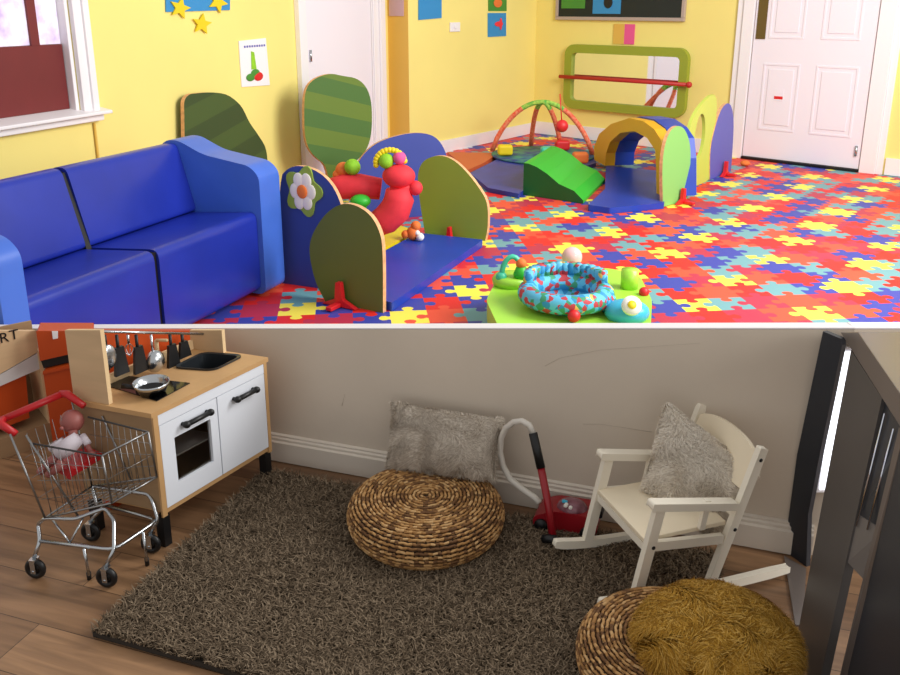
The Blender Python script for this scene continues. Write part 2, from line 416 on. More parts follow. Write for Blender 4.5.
f = MB(); f.M = room_frame(wallA); a = wallA.sz(497,3); f.ball((a[0],-.014,a[1]),.09,.004,.05)
obj('orange_blob', f, 'orange_soft', bpy.data.objects['wall_poster.002'])
# blackboard
t = thing('blackboard', 'dark framed board with a green and a blue sheet high on the back wall', 'board', wallB.pt(0,0), wallB.rz())
f = MB(); z0 = 1.465; f.box(.36, 2.0, -.03, -.002, z0, 2.2); obj('board', f, 'blackboard', t)
f = MB(); f.box(.32, 2.04, -.045, -.002, z0-.04, z0-.001); f.box(.32,.359,-.045,-.002,z0,2.2); f.box(2.001,2.04,-.045,-.002,z0,2.2); f.box(.32,2.04,-.045,-.002,2.201,2.24); obj('frame', f, 'board_frame', t, bevel=.004)
f = MB(); f.box(.4, .74, -.034, -.031, 1.56, 1.95); obj('green_sheet', f, 'poster_green', t)
f = MB(); f.box(.85, 1.23, -.034, -.031, 1.5, 1.95); f.cur = 1; f.ball((1.06,-.037,1.63),.06,.004,.07); obj('blue_sheet', f, ['poster_blue','black'], t)
f = MB(); f.M = room_frame(wallB); a = wB(620,24); b = wB(620,44); x0 = wB(614,30)[0]; x1 = wB(635,30)[0]; xm = wB(625,30)[0]
f.box(x0, xm, -.012, -.002, b[1], a[1]); f.cur = 1; f.box(xm, x1, -.012, -.002, b[1], a[1])
tag(obj('wall_poster', f, ['yellow_recess','pink_soft']), 'small pink and brown notice between the dark board and green mirror', 'poster')
# mirror
x0, x1, z0, z1 = wB(567,80)[0], wB(689,84)[0], wB(630,113)[1], wB(630,46)[1]
t = thing('wall_mirror', 'wide rounded mirror in a padded green frame with red grab bar on back wall', 'mirror', wallB.pt(0,0), wallB.rz())
def rrect(x0, x1, z0, z1, r, n=6):
    out = []
    for cx, cz, a in ((x1-r,z1-r,0),(x0+r,z1-r,PI/2),(x0+r,z0+r,PI),(x1-r,z0+r,1.5*PI)):
        for i in range(n+1): out.append((cx+r*math.cos(a+PI/2*i/n), cz+r*math.sin(a+PI/2*i/n)))
    return out
def ring_prism(outer, inner, t0, t1):
    f = MB(); n = len(outer)
    vs = [(u,t0,v) for u,v in outer]+[(u,t0,v) for u,v in inner]+[(u,t1,v) for u,v in outer]+[(u,t1,v) for u,v in inner]
    fs = []
    for i in range(n):
        j = (i+1) % n
        fs += [(j,i,i+n,j+n), (i+2*n,j+2*n,j+3*n,i+3*n), (i,j,j+2*n,i+2*n), (j+n,i+n,i+3*n,j+3*n)]
    f.add(vs, fs); return f
obj('frame', ring_prism(rrect(x0,x1,z0,z1,.13), rrect(x0+.1,x1-.1,z0+.1,z1-.1,.05), -.07, -.004), 'frame_green', t)
f = MB(); f.prism(rrect(x0+.095,x1-.095,z0+.095,z1-.095,.05), -.03, -.01); obj('mirror_glass', f, 'mirror', t)
zb = wB(630,80)[1]
f = MB(); f.tube([(x0-.03,-.12,zb),(x1+.06,-.12,zb)], .022, 10); f.tube([(x0+.02,-.12,zb),(x0+.02,-.071,zb)], .02, 8); f.tube([(x1-.02,-.12,zb),(x1-.02,-.071,zb)], .02, 8); f.ball((x1+.06,-.12,zb),.035)
obj('grab_bar', f, 'red_bar', t)

# ------------------------------------------------------------------ sofa
S = Vector((-.97, 4.8, 0))
t = thing('blue_sofa', 'two-seat blue vinyl sofa with black seams below the window', 'sofa', S, math.atan2(DL.y, DL.x))
def roundpoly(pts, r, n=4):
    out = []
    for i, p in enumerate(pts):
        p = Vector(p); a = (Vector(pts[i-1])-p); b = (Vector(pts[(i+1)%len(pts)])-p)
        rr = min(r, a.length*.45, b.length*.45); A = p+a.normalized()*rr; B = p+b.normalized()*rr
        for k in range(n+1):
            u = k/n; out.append(tuple(A*(1-u)**2+p*2*u*(1-u)+B*u*u))
    return out
XI0, XI1, XM = -.2, -1.8, -1.03
arm = roundpoly([(0,.02),(.66,.02),(.66,.82),(.60,.87),(.52,.87),(.36,.80),(.06,.755),(0,.70)], .05)
for x0, x1 in ((XI0, 0), (-1.92, XI1)):
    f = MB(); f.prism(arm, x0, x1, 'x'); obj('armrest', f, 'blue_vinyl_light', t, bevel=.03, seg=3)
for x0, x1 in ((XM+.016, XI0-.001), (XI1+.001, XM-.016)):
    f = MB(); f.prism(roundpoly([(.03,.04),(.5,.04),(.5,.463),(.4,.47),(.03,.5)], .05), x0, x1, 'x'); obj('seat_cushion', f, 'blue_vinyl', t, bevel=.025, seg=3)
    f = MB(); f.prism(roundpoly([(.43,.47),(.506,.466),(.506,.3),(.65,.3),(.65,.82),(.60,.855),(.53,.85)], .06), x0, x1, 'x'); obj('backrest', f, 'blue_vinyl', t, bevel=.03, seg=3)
f = MB(); f.prism([(.045,.05),(.045,.485),(.43,.46),(.54,.83),(.6,.84),(.64,.8),(.64,.05)], XM-.016, XM+.016, 'x'); obj('seam_strip', f, 'black', t)

# ------------------------------------------------------------------ free-standing boards traced on their own vertical plane
def board(name, label, cat, A, B, outline, m, th=.03, edge='ply_edge', zmin=0.0, hole=None, smooth=True, group=None, zbase=0.0):
    pl = Plane(G(*A, zbase), Q=G(*B, zbase)); sz = [pl.sz(*p) for p in outline]
    sz = [(a, max(zmin, b)) for a, b in sz]
    if smooth: sz = roundpoly(sz, .2, 3)
    else:
        for _ in range(2):
            o2 = []
            for i in range(len(sz)):
                a, b, c = Vector(sz[i-1]), Vector(sz[i]), Vector(sz[(i+1)%len(sz)])
                if sz[i][1] < .06 or (b-a).angle(c-b, 0) > 1.2: o2.append(sz[i])
                else: o2 += [tuple(b+(a-b)*.25), tuple(b+(c-b)*.25)]
            sz = o2
    t = thing(name, label, cat, pl.pt(0, 0), pl.rz(), group or ('standing play boards' if name == 'play_board' else None))
    f = MB()
    if hole:
        hc = pl.sz(*hole[0]); rx, rz = hole[1:]
        n = 36
        def at(u):       # outline sampled by angle from hole centre
            best = None
            dx, dz = math.cos(u), math.sin(u)
            for i in range(len(sz)):
                x1, y1 = sz[i][0]-hc[0], sz[i][1]-hc[1]; x2, y2 = sz[(i+1)%len(sz)][0]-hc[0], sz[(i+1)%len(sz)][1]-hc[1]
                den = dx*(y2-y1)-dz*(x2-x1)
                if abs(den) < 1e-9: continue
                k = (x1*(y2-y1)-y1*(x2-x1))/den; w = (x1*dz-y1*dx)/den
                if k > 0 and 0 <= w <= 1 and (best is None or k > best): best = k
            return (hc[0]+dx*(best or .2), hc[1]+dz*(best or .2))
        out = [at(2*PI*i/n) for i in range(n)]; inn = [(hc[0]+rx*math.cos(2*PI*i/n), hc[1]+rz*math.sin(2*PI*i/n)) for i in range(n)]
        f = ring_prism(out, inn, 0, th); obj('board', f, m, t)
    else:
        f.prism(sz, 0, th, side=1, cap=0); obj('board', f, [m, edge], t)
    return t, pl
def foot(t, pl, px, py, s=.1, m='red', d=-.02):
    a = pl.sz(px, py)[0]; f = MB()
    f.prism([(a-s*.9,.005),(a+s*.9,.005),(a+s*.2,s*.35),(a+s*.12,s*1.1),(a-s*.12,s*1.1),(a-s*.2,s*.35)], d-.03, d)
    f.box(a-.02, a+.02, d-.12, d-.031, .005, .03)
    obj('foot', f, m, t, bevel=.006)
t, p = board('bush_board', 'dark green bush-shaped board behind the right arm of sofa', 'play board', (184,239), (268,207), [(186,225),(184,100),(189,94),(210,92),(228,94),(242,106),(249,122),(257,133),(266,147),(268,163),(268,220)], 'tree_dark', zmin=.02)
t, p = board('tree_board', 'striped green tree-shaped board standing in front of white door', 'play board', (304,205), (371,192), [(304,113),(305,90),(313,79),(330,73),(343,76),(357,78),(367,87),(372,103),(372,133),(367,150),(357,161),(347,166),(346,203),(329,207),(328,166),(313,156),(305,141)], 'tree_leaf', zmin=0, smooth=False)
t, pf = board('flower_board', 'blue board with white flower beside the right end of sofa', 'play board', (281,283), (345,292), [(279,285),(279,178),(288,168),(300,165),(318,171),(332,184),(341,203),(346,225),(346,293)], 'board_blue', smooth=False)
a, b = pf.sz(304,191)
f = MB(); f.prism([(a+.95*(.115+.02*math.cos(5*u))*math.cos(u), b+1.15*(.115+.02*math.cos(5*u))*math.sin(u)) for u in [2*PI*i/40 for i in range(40)]], -.012, -.001); fl = obj('flower', f, 'board_green_light', t)
for i in range(6): f = MB(); u = 2*PI*i/6; f.ball((a+.052*math.cos(u),-.014,b+.072*math.sin(u)),.034,.006,.045); obj('petal', f, 'white_soft', fl)
f = MB(); f.ball((a,-.022,b),.035,.008,.04); obj('flower_centre', f, 'orange_soft', fl)
t, p = board('play_board', 'olive green board at the front corner of the blue mat, red foot at its base', 'play board', (320,300), (383,313), [(309,255),(310,240),(317,225),(328,211),(342,203),(356,205),(370,214),(379,229),(383,246),(383,313),(325,301),(315,282)], 'board_green', smooth=False, th=.03)
foot(t, p, 344, 308, .13)
t, p = board('play_board', 'lighter green rounded board on the right side of the blue mat', 'play board', (425,235), (487,245), [(417,178),(420,165),(427,158),(440,155),(453,159),(467,172),(480,189),(488,203),(488,228),(485,241),(453,239),(425,234),(420,204)], 'board_green_light', smooth=False)
foot(t, p, 452, 233, .09)
t, p = board('play_board', 'blue rounded board at back of play corner behind red plush toys', 'play board', (360,222), (448,214), [(357,222),(357,165),(362,156),(372,146),(385,139),(408,133),(425,133),(436,137),(443,146),(447,156),(449,170),(449,214)], 'board_blue', smooth=False)
# mats
def floormat(name, label, pts, m, h=.05, z0=.002, group=None, bevel=.012):
    c = G(sum(p[0] for p in pts)/len(pts), sum(p[1] for p in pts)/len(pts)); c.z = z0
    f = MB(); f.prism([(G(*p, h).x-c.x, G(*p, h).y-c.y) for p in pts], 0, h, 'z')
    return tag(obj(name, f, m, loc=c, bevel=bevel), label, 'mat', 'padded play mats')
floormat('play_mat', 'square blue padded mat between the green boards', [(366,296),(392,303),(483,240),(418,233),(350,270)], 'mat_blue')
floormat('play_mat', 'yellow padded mat behind the blue one beneath red plush toys', [(349,268),(417,231),(398,225),(335,252)], 'mat_yellow')
floormat('play_mat', 'orange mat edge showing at left of the large blue mat', [(447,152),(498,153),(484,163),(468,170)], 'mat_orange', .05)
floormat('play_mat', 'large blue mat under the baby gym left of the green wedge', [(470,173),(500,158),(530,149),(596,156),(596,163),(562,175),(541,176),(519,194),(488,188)], 'mat_blue_dark', .04)
floormat('play_mat', 'shiny blue mat under the yellow tunnel arch', [(605,189),(588,205),(610,208),(664,203),(672,172),(606,166)], 'mat_blue', .05)
# plush toys
t = thing('plush_caterpillar', 'red plush tube with yellow-green head lying at left in play corner', 'soft toy', G(356,250), 0)
o = t.location
def GB(px, py, row):
    b = G(px, row); return Vector((b.x, b.y, max(.03, zh(b, py))))
def rel(px, py, row=246, o=o): return GB(px, py, row)-o
f = MB(); f.tube([rel(331,189),rel(345,187),rel(362,186),rel(382,189)], [.07,.085,.085,.075], 14); obj('body', f, 'red_soft', t)
f = MB(); f.ball(rel(355,167), .055); obj('head', f, 'green_soft', t)
f = MB(); f.ball(rel(346,170,244), .055); f.ball(rel(341,175,244), .04); obj('mane', f, 'orange_soft', t)
f = MB(); f.ball(rel(362,201,250), .07,.06,.045); f.tube([rel(362,203,250),rel(362,246,252)], .04, 10); obj('tail', f, 'foam_green', t)
t = thing('plush_caterpillar', 'curved red plush body with green head and pink hair, right of the other plush', 'soft toy', G(392,248), 0)
o2 = t.location.copy()
def r2(px, py, row=251): return GB(px, py, row)-o2
f = MB(); f.tube([r2(399,188),r2(400,199),r2(396,210),r2(386,220),r2(372,227)], [.08,.1,.105,.1,.08], 14); f.ball(r2(400,176),.11,.09,.08); f.ball(r2(416,188),.05); f.tube([r2(392,190),r2(412,188)],.035,10); f.ball(r2(372,236),.06); obj('body', f, 'red_soft', t)
f = MB(); f.ball(r2(388,161), .052); obj('head', f, 'green_soft', t)
f = MB()
for i in range(14):
    u = PI*.05+i*PI*1.0/13; f.ball(r2(392+14*math.cos(u), 163-13*math.sin(u)), .02)
obj('mane', f, 'mat_yellow', t)
f = MB(); f.ball(r2(401,158), .045); obj('hair', f, 'pink_soft', t)
t = thing('clown_doll', 'small orange and white soft doll by the back edge of blue mat', 'soft toy', G(413,240,.052), 0)
f = MB(); f.ball((0,.0,.05),.045,.04,.05); f.ball((-.05,.0,.04),.03); f.ball((.02,0,.1),.035); obj('body', f, 'orange_soft', t)
f = MB(); f.ball((.05,-.03,.03),.028); f.ball((.03,-.02,.055),.02); obj('face', f, 'white_soft', t)

# baby gym
fts = [G(492,151,.05), G(593,156,.05), G(531,146,.05), G(561,150,.05)]
c = (fts[0]+fts[1])/2; t = thing('baby_gym', 'arched baby gym with red and green padded hoops in alcove corner', 'baby gym', (c.x, c.y, .045), 0)
ap = Plane(fts[0], Q=fts[1]); az = ap.sz(544,102)[1]-.05
apx = Vector((0,0,az))
def arch(a, b):
    a = a-Vector((c.x,c.y,.045)); b = b-Vector((c.x,c.y,.045)); m = (a+b)/2; pts = []
    for i in range(21):
        u = -1+2*i/20; e = (1-abs(u)**2.2); q = a.lerp(b, (u+1)/2)
        k = (1-u*u)
        pts.append((q.x-m.x*k, q.y-m.y*k, q.z+(az-.0)*(1-u*u)**.8))
    f = MB(); n = len(pts); f.tube(pts, .027, 8)
    # green towards the crown
    for i in range(len(f.f)):
        k = i//8; f.m[i] = 1 if 6 <= k < 14 else 0
    obj('hoop', f, ['tube_red','tube_green'], t)
arch(fts[0], fts[1]); arch(fts[2], fts[3])
f = MB(); q = G(562,126,.5)-Vector((c.x,c.y,.045)); f.ball(q, .06,.05,.06); f.tube([q, q+Vector((-.03,0,.3))], .006, 5); obj('hanging_toy', f, 'red', t)
f = MB(); q = G(545,160,.05)-Vector((c.x,c.y,.045)); f.lathe([(.001,0),(.55,0),(.55,.02),(.001,.025)], (0,-.12,.0), 32); obj('gym_mat', f, 'gym_mat', t)
for px, py, m, lb in ((505,152,'mat_yellow','small yellow soft block at left foot of baby gym'),(562,147,'red','red soft block under the hoops of baby gym'),(580,160,'orange_soft','orange soft block near right foot of baby gym'),(548,154,'teal_plastic','teal soft block in the middle of baby gym mat')):
    q = G(px,py+3,.075); f = MB(); f.box(-.08,.08,-.06,.06,0,.11); tag(obj('soft_block', f, m, loc=q, bevel=.03, seg=3), lb, 'toy', 'soft blocks under the baby gym')

# foam wedge
A = G(523,195); B = G(583,204); Cc = G(600,187); w = (Cc-B); ux = (B-A); hA = zh(A,163)
t = thing('foam_wedge', 'bright green foam climbing wedge in front of the blue mat', 'soft play wedge', A, 0)
Mx = Matrix(((ux.x, w.x*1.35, 0, 0), (ux.y, w.y*1.35, 0, 0), (0,0,1,0), (0,0,0,1)))
f = MB(); f.M = Mx; pr = [(0,.003),(1,.003),(1,.03),(.85,.1),(.6,hA*.5),(.4,hA*.76),(.22,hA*.93),(.08,hA),(0,hA)]
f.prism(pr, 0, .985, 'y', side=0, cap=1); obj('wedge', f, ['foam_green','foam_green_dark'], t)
# tunnel
pl = Plane(G(594,165), Q=G(668,206))
t = thing('tunnel_arch', 'foam tunnel arch, yellow front rim and blue top, on blue mat', 'soft play arch', pl.pt(0,.054), pl.rz())
outer = [(594,163),(594,147),(599,134),(611,124),(629,118),(643,121),(654,129),(661,140),(663,160),(663,200)]
inner = [(656,198),(656,165),(655,150),(647,138),(634,131),(620,133),(610,142),(606,153),(605,168)]
so = [pl.sz(*p) for p in outer]; si = [pl.sz(*p) for p in inner]
pts = [(a, max(0,b-.054)) for a, b in so+si]; pts[0] = (pts[0][0],0); pts[-1] = (pts[-1][0],0); pts[len(so)-1] = (pts[len(so)-1][0],0); pts[len(so)] = (pts[len(so)][0],0)
f = MB(); f.prism(pts, 0, .1, side=0, cap=0); obj('rim', f, 'arch_yellow', t)
f = MB(); f.prism([(a*.995, b*1.02) for a, b in pts], .102, .3, side=0, cap=0); obj('tunnel_shell', f, 'mat_blue', t)
t, p = board('play_board', 'mint green oval board in front of tunnel arch, red foot at its base', 'play board', (662,208), (693,199), [(663,207),(662,165),(665,143),(671,129),(679,125),(686,130),(691,147),(690,172),(687,200)], 'board_mint', smooth=False)
foot(t, p, 679, 202, .12)
t, p = board('play_board', 'lime board with an oval hole, right of the mint green board', 'play board', (688,190), (712,179), [(687,190),(687,140),(692,120),(700,106),(713,93),(717,97),(717,112),(713,150),(710,180)], 'board_lime', hole=((700,136), .13, .2), smooth=False)
t, p = board('play_board', 'violet blue narrow board next to the white door frame', 'play board', (711,180), (732,171), [(710,180),(710,150),(714,131),(720,111),(726,103),(731,104),(734,118),(733,144),(731,171)], 'board_violet', smooth=False)
foot(t, p, 722, 172, .13)
f = MB(); q = G(745,166); f.ball((0,0,.03),.05,.05,.03); tag(obj('toy_ball', f, 'orange_soft', loc=q), 'small orange toy ball on floor by the back door frame', 'toy')
f = MB(); f.prism([(-.16,0),(.16,0),(.16,.16),(-.16,.3)],-.04,.04); qq = G(687,172); tag(obj('foam_block', f, 'mat_orange', loc=qq+Vector((.0,.35,.0)), bevel=.01), 'orange foam block partly seen behind the mint green board', 'toy')

# activity centre
t = thing('activity_centre', 'lime green baby activity centre with round patterned seat at front of puzzle floor', 'baby activity centre', G(572,338), 0)
o3 = t.location.copy()
def r3(px, py, z): return G(px, py, z)-o3
def zpoly(pts, z0, z1, z=None): f = MB(); f.prism(roundpoly([tuple((r3(*p, z or z1)).xy) for p in pts], .06, 4), z0, z1, 'z'); return f
obj('tray', zpoly([(486,300),(498,277),(520,271),(560,268),(610,268),(640,276),(652,300),(650,345),(560,350),(500,330)], .1, .2), 'lime_plastic', t, bevel=.03, seg=3)
f = MB(); f.lathe([(.001,0),(.13,0),(.15,.02),(.1,.1),(.001,.1)], (0,.05,0), 24)
for dx, dy in ((-.3,-.1),(.3,-.1),(-.25,.25),(.25,.25)): f.lathe([(.001,0),(.06,0),(.045,.1),(.001,.101)], (dx,dy,0), 16)
obj('base', f, 'lime_plastic', t)
cc = r3(566,293,.27)
f = MB(); f.M = Matrix.Translation(cc); f.tube([(.185*math.cos(2*PI*i/32), .175*math.sin(2*PI*i/32), 0) for i in range(32)], .048, 12, closed=True); obj('seat_ring', f, 'pattern_fabric', t)
f = MB(); f.M = Matrix.Translation(cc); prof = [(.16,.0),(.155,-.05),(.12,-.068),(.001,-.069)]
f.lathe([(.001,-.07),(.13,-.07),(.17,-.02),(.16,.0),(.15,-.02),(.12,-.06),(.001,-.062)], (0,0,0), 28); obj('seat_fabric', f, 'pattern_fabric', t)
f = MB(); f.M = Matrix.Translation(cc)
for k in range(16):
    a = PI*(.06+.88*k/15); f.tube([(.185*math.cos(a), .18*math.sin(a), .03), (.18*math.cos(a), .175*math.sin(a), .1)], .024, 8)
obj('seat_back', f, 'pattern_fabric', t)
f = MB(); q = r3(512,277,.25); f.tube([q+Vector((-.045*1.2*math.cos(PI*i/10)-.0, 0, .11*math.sin(PI*i/10))) for i in range(11)], .014, 8); f.ball(q+Vector((-.055,0,0)),.03); obj('toy_loop', f, 'teal_plastic', t)
f = MB(); f.lathe([(.001,0),(.035,0),(.04,.02),(.025,.06),(.001,.065)], q+Vector((.045,-.01,.0)), 16); f.cur = 1; f.ball(q+Vector((.045,-.01,.075)),.028,mi=1); obj('frog_toy', f, ['foam_green','orange_soft'], t)
f = MB(); f.lathe([(.001,0),(.1,0),(.105,.03),(.09,.05),(.001,.055)], r3(512,284,.2), 20); obj('toy_station', f, 'lime_plastic', t)
f = MB(); f.tube([r3(629,288,.2),r3(629,288,.2)+Vector((0,0,.1))],.045,14); obj('post', f, 'lime_plastic', t)
f = MB(); f.ball(r3(572,257,.32), .055,.05,.055); f.lathe([(.001,-.05),(.03,-.05),(.03,.0),(.001,.0)], r3(572,262,.28), 12); obj('spinner_ball', f, 'clear_pink', t)
f = MB(); q = r3(627,312,.23); f.ball(q, .105,.09,.06); obj('music_pod', f, 'cyan_plastic', t)
f = MB(); f.M = Matrix.Translation(r3(632,305,.3)) @ Matrix.Rotation(.9,4,'X'); f.lathe([(.001,-.02),(.045,-.02),(.045,.0),(.001,.001)], (0,0,0), 20); f.lathe([(.001,.0015),(.02,.0015),(.02,.006),(.001,.006)], (0,0,0), 14, mi=1); obj('dial', f, ['white_soft','mat_yellow'], t)
for q, rr in ((r3(574,316,.235),.03),(r3(644,292,.215),.026)): f = MB(); f.ball(q, rr); obj('red_button', f, 'red', t)
f = MB(); f.ball(r3(606,302,.25),.05,.045,.05); obj('roller', f, 'pattern_fabric', t)

# ================================================================== LOWER AREA
D('cross_steel', (120,114,110), .4)
D('scuff', (186,173,158), .8)
D('sink_black', (30,34,38), .3)
D('reflection_chrome', (225,228,240), .12, metal=1)
wp0 = LG(265,456+0); wp1 = LG(784,550)
lw = Plane(wp0, Q=wp1)                           # the half-height partition
ANGW = lw.rz()
def rowz(p, row): return zh(p, row)
cor = LG(822, 550+.1812*38)                       # where the partition turns
xs_left = -2.35
left_end = wp0+(wp1-wp0)*((xs_left-wp0.x)/(wp1.x-wp0.x))
right_end = Vector((2.3, cor.y, ZL))
TH = .04
def wallseg(a, b):
    d = Vector((b.x-a.x, b.y-a.y, 0)).normalized(); n = Vector((-d.y, d.x, 0)); a2 = a+n*TH; b2 = b+n*TH
    f = MB(); bot = [Vector((p.x,p.y,0)) for p in (a, b, b2, a2)]
    za, zb = zh(a, 329.6), zh(b, 329.6)
    f.hexa(bot, [Vector((a.x,a.y,za)), Vector((b.x,b.y,zb)), Vector((b2.x,b2.y,zb)), Vector((a2.x,a2.y,za))])
    g = MB(); e = .001; t = .004
    g.hexa([Vector((a.x,a.y,za+e)), Vector((b.x,b.y,zb+e)), Vector((b2.x,b2.y,zb+e)), Vector((a2.x,a2.y,za+e))],
           [Vector((a.x,a.y,za+e+t)), Vector((b.x,b.y,zb+e+t)), Vector((b2.x,b2.y,zb+e+t)), Vector((a2.x,a2.y,za+e+t))])
    return f, g
f, g = wallseg(left_end, cor); struct('wall_partition', f, 'greige_wall'); struct('trim_1', g, 'white_trim')
f, g = wallseg(cor+Vector((.001,0,0)), right_end); struct('wall_partition.001', f, 'greige_wall'); struct('trim_2', g, 'white_trim')
# skirting
f = MB(); d, n = lw.D, lw.N
f.M = Matrix(((d.x, n.x, 0, wp0.x), (d.y, n.y, 0, wp0.y), (0,0,1,ZL), (0,0,0,1)))
sh = zh(LG(530,510.0), 481.5)-ZL
Ls = (cor-wp0).length
f.prism([(.001,.003),(.022,.003),(.022,sh*.74),(.015,sh*.78),(.015,sh*.86),(.010,sh*.9),(.010,sh*.96),(.001,sh)], -1.6, Ls-.03, 'x')
struct('baseboard_partition', f, 'skirting_paint')
# hairline scuffs on the wall
f = MB(); f.M = Matrix.Identity(4)
pp = [lw.pt(*lw.sz(x, y), off=.0012) for x, y in ((585,355),(605,357),(628,360),(652,364))]
f.tube([lw.pt(*lw.sz(x, y), off=.0005) for x, y in ((583,424),(600,424),(620,427),(652,432))], .0006, 5)
f.tube([lw.pt(*lw.sz(x, y), off=.0005) for x, y in ((545,366),(560,358),(600,350),(700,343))], .0004, 5)
f.tube([lw.pt(*lw.sz(x, y), off=.0005) for x, y in ((342,406),(345,394))], .0008, 5)
sc = obj('scuff_marks', f, 'scuff', bpy.data.objects['wall_partition']) 
# floor of the low platform
f = MB(); pts = [(-2.4, -.4), (2.4, -.4), (2.4, cor.y), (cor.x, cor.y), (left_end.x, left_end.y)]
R = Matrix.Rotation(ANGW, 4, 'Z'); Ri = R.inverted()
f.prism([tuple((Ri @ Vector((x, y, 0))).xy) for x, y in pts], .001, ZL, 'z')
fl = struct('floor', f, 'wood_planks'); fl.rotation_euler = (0, 0, ANGW); fl.name = 'floor_platform'

# ------------------------------------------------------------------ tufts
def add_tufts(mb, pts, n, lo, hi, w, lean, nm, down=0.0, flow=0):
    """pts(): returns (point, normal); bent blades"""
    for _ in range(n):
        p, nr = pts()
        a = (random.uniform(0, 2*PI) if not flow else 2.2*math.sin(p.x*flow+2*math.sin(p.y*flow*.7))+2*math.cos(p.y*flow*1.3+p.z*9)+random.gauss(0, .45)); t = Vector((math.cos(a), math.sin(a), random.uniform(-.3,.3)))
        t = (t-nr*t.dot(nr)).normalized(); L = random.uniform(lo, hi); b = nr.cross(t)*w
        q = p+nr*L*.6+t*L*lean*.4+Vector((0,0,-down*L*.3)); e = p+nr*L*.8+t*L*lean*1.1+Vector((0,0,-down*L))
        mb.add([p-b, p+b, q+b*.8, q-b*.8, e], [(0,1,2,3),(3,2,4)], random.randrange(nm))

# ------------------------------------------------------------------ rug
BL = LG(266,475); FL = LG(93,637); dr_ = (FL-BL)
fd = (LG(230,676)-FL).normalized()
wd = lw.D
def isect(p, d, q, e):
    k = ((q.x-p.x)*e.y-(q.y-p.y)*e.x)/(d.x*e.y-d.y*e.x); return Vector((p.x+d.x*k, p.y+d.y*k, ZL))
Rp = LG(722,560)
BR = isect(BL, Vector((wd.x, wd.y, 0)), Rp, dr_); FR = isect(FL, fd, Rp, dr_)
cen = (BL+FL+BR+FR)/4
t = thing('shaggy_rug', 'large dark grey-brown shaggy rug on wooden floor', 'rug', (cen.x, cen.y, ZL+.001), 0)
q4 = [BL-cen, BR-cen, FR-cen, FL-cen]
f = MB(); f.prism([tuple(p.xy) for p in q4], 0, .012, 'z'); obj('backing', f, 'rug_base', t)
f = MB()
def rp():
    while 1:
        u, v = random.random(), random.random()
        p = q4[0]*(1-u)*(1-v)+q4[1]*u*(1-v)+q4[2]*u*v+q4[3]*(1-u)*v
        if cen.y+p.y > .75: break
    return Vector((p.x, p.y, .012)), Vector((0,0,1))
add_tufts(f, rp, 85000, .014, .028, .0019, .8, 4)
pile = obj('pile', f, ['rug_pile_%d' % i for i in range(4)], t); pile['kind'] = 'stuff'
RZ = ZL+.013

# ------------------------------------------------------------------ woven poufs
def pouf(label, c, R, Hh, n_top=9, seed=1):
    rnd = random.Random(seed)
    t = thing('woven_pouf', label, 'pouf', c, 0, 'woven poufs on the rug')
    prof = []
    N = 24
    for i in range(N+1):
        a = -PI/2+PI*i/N; prof.append((R*.62+R*.35*max(0,math.cos(a))**.62, Hh/2+Hh*.47*math.sin(a)))
    prof = [(.001, Hh*.03)]+prof+[(R*.3, Hh*.985), (.001, Hh*.98)]
    f = MB(); f.lathe(prof, seg=48); obj('core', f, 'weave_core', t)
    # rows of twisted braid
    line = [Vector((r, z)) for r, z in prof[1:-2]]+[Vector((R*.3, Hh*.995)), Vector((R*.05, Hh*.99))]
    # resample
    seglen = [0]
    for i in range(1, len(line)): seglen.append(seglen[-1]+(line[i]-line[i-1]).length)
    step = R*.043; f = MB(); k = 0; s = step*.5
    while s < seglen[-1]:
        i = max(j for j in range(len(seglen)) if seglen[j] <= s); i = min(i, len(line)-2)
        u = (s-seglen[i])/(seglen[i+1]-seglen[i]); p = line[i].lerp(line[i+1], u); tg = (line[i+1]-line[i]).normalized(); nn = Vector((tg.y, -tg.x))
        r = p.x; cnt = max(5, int(2*PI*r/(R*.105))); st = 2*PI/cnt
        if k % 4 == 0 and p.y > Hh*.8: pr = step*.75
        else: pr = step*.6
        for j in range(cnt):
            for sgn_ in (-1, 1):
                a0 = (j+.25*(1-sgn_)+rnd.uniform(-.08,.08))*st; pts = []
                for w in range(4):
                    x = w/3; aa = a0+st*(x-.5)*1.25; off = (x-.5)*sgn_*step*.55; lift = .6*pr*math.sin(PI*x)*1.1
                    q = p+tg*off+nn*lift
                    pts.append((q.x*math.cos(aa), q.x*math.sin(aa), q.y))
                f.tube(pts, [pr*.35, pr*.62, pr*.62, pr*.3], 5, mi=rnd.choice((0,0,1,1,2,3,4)) if rnd.random() < .9 else 4)
        s += step*1.12; k += 1
    obj('woven_braid', f, ['weave_%d' % i for i in range(5)], t)
    return t
pc = LG(426,527,.02); 
pouf('round woven seagrass pouf in the middle of the rug', (pc.x, pc.y-.0, RZ), .224, .108, seed=2)

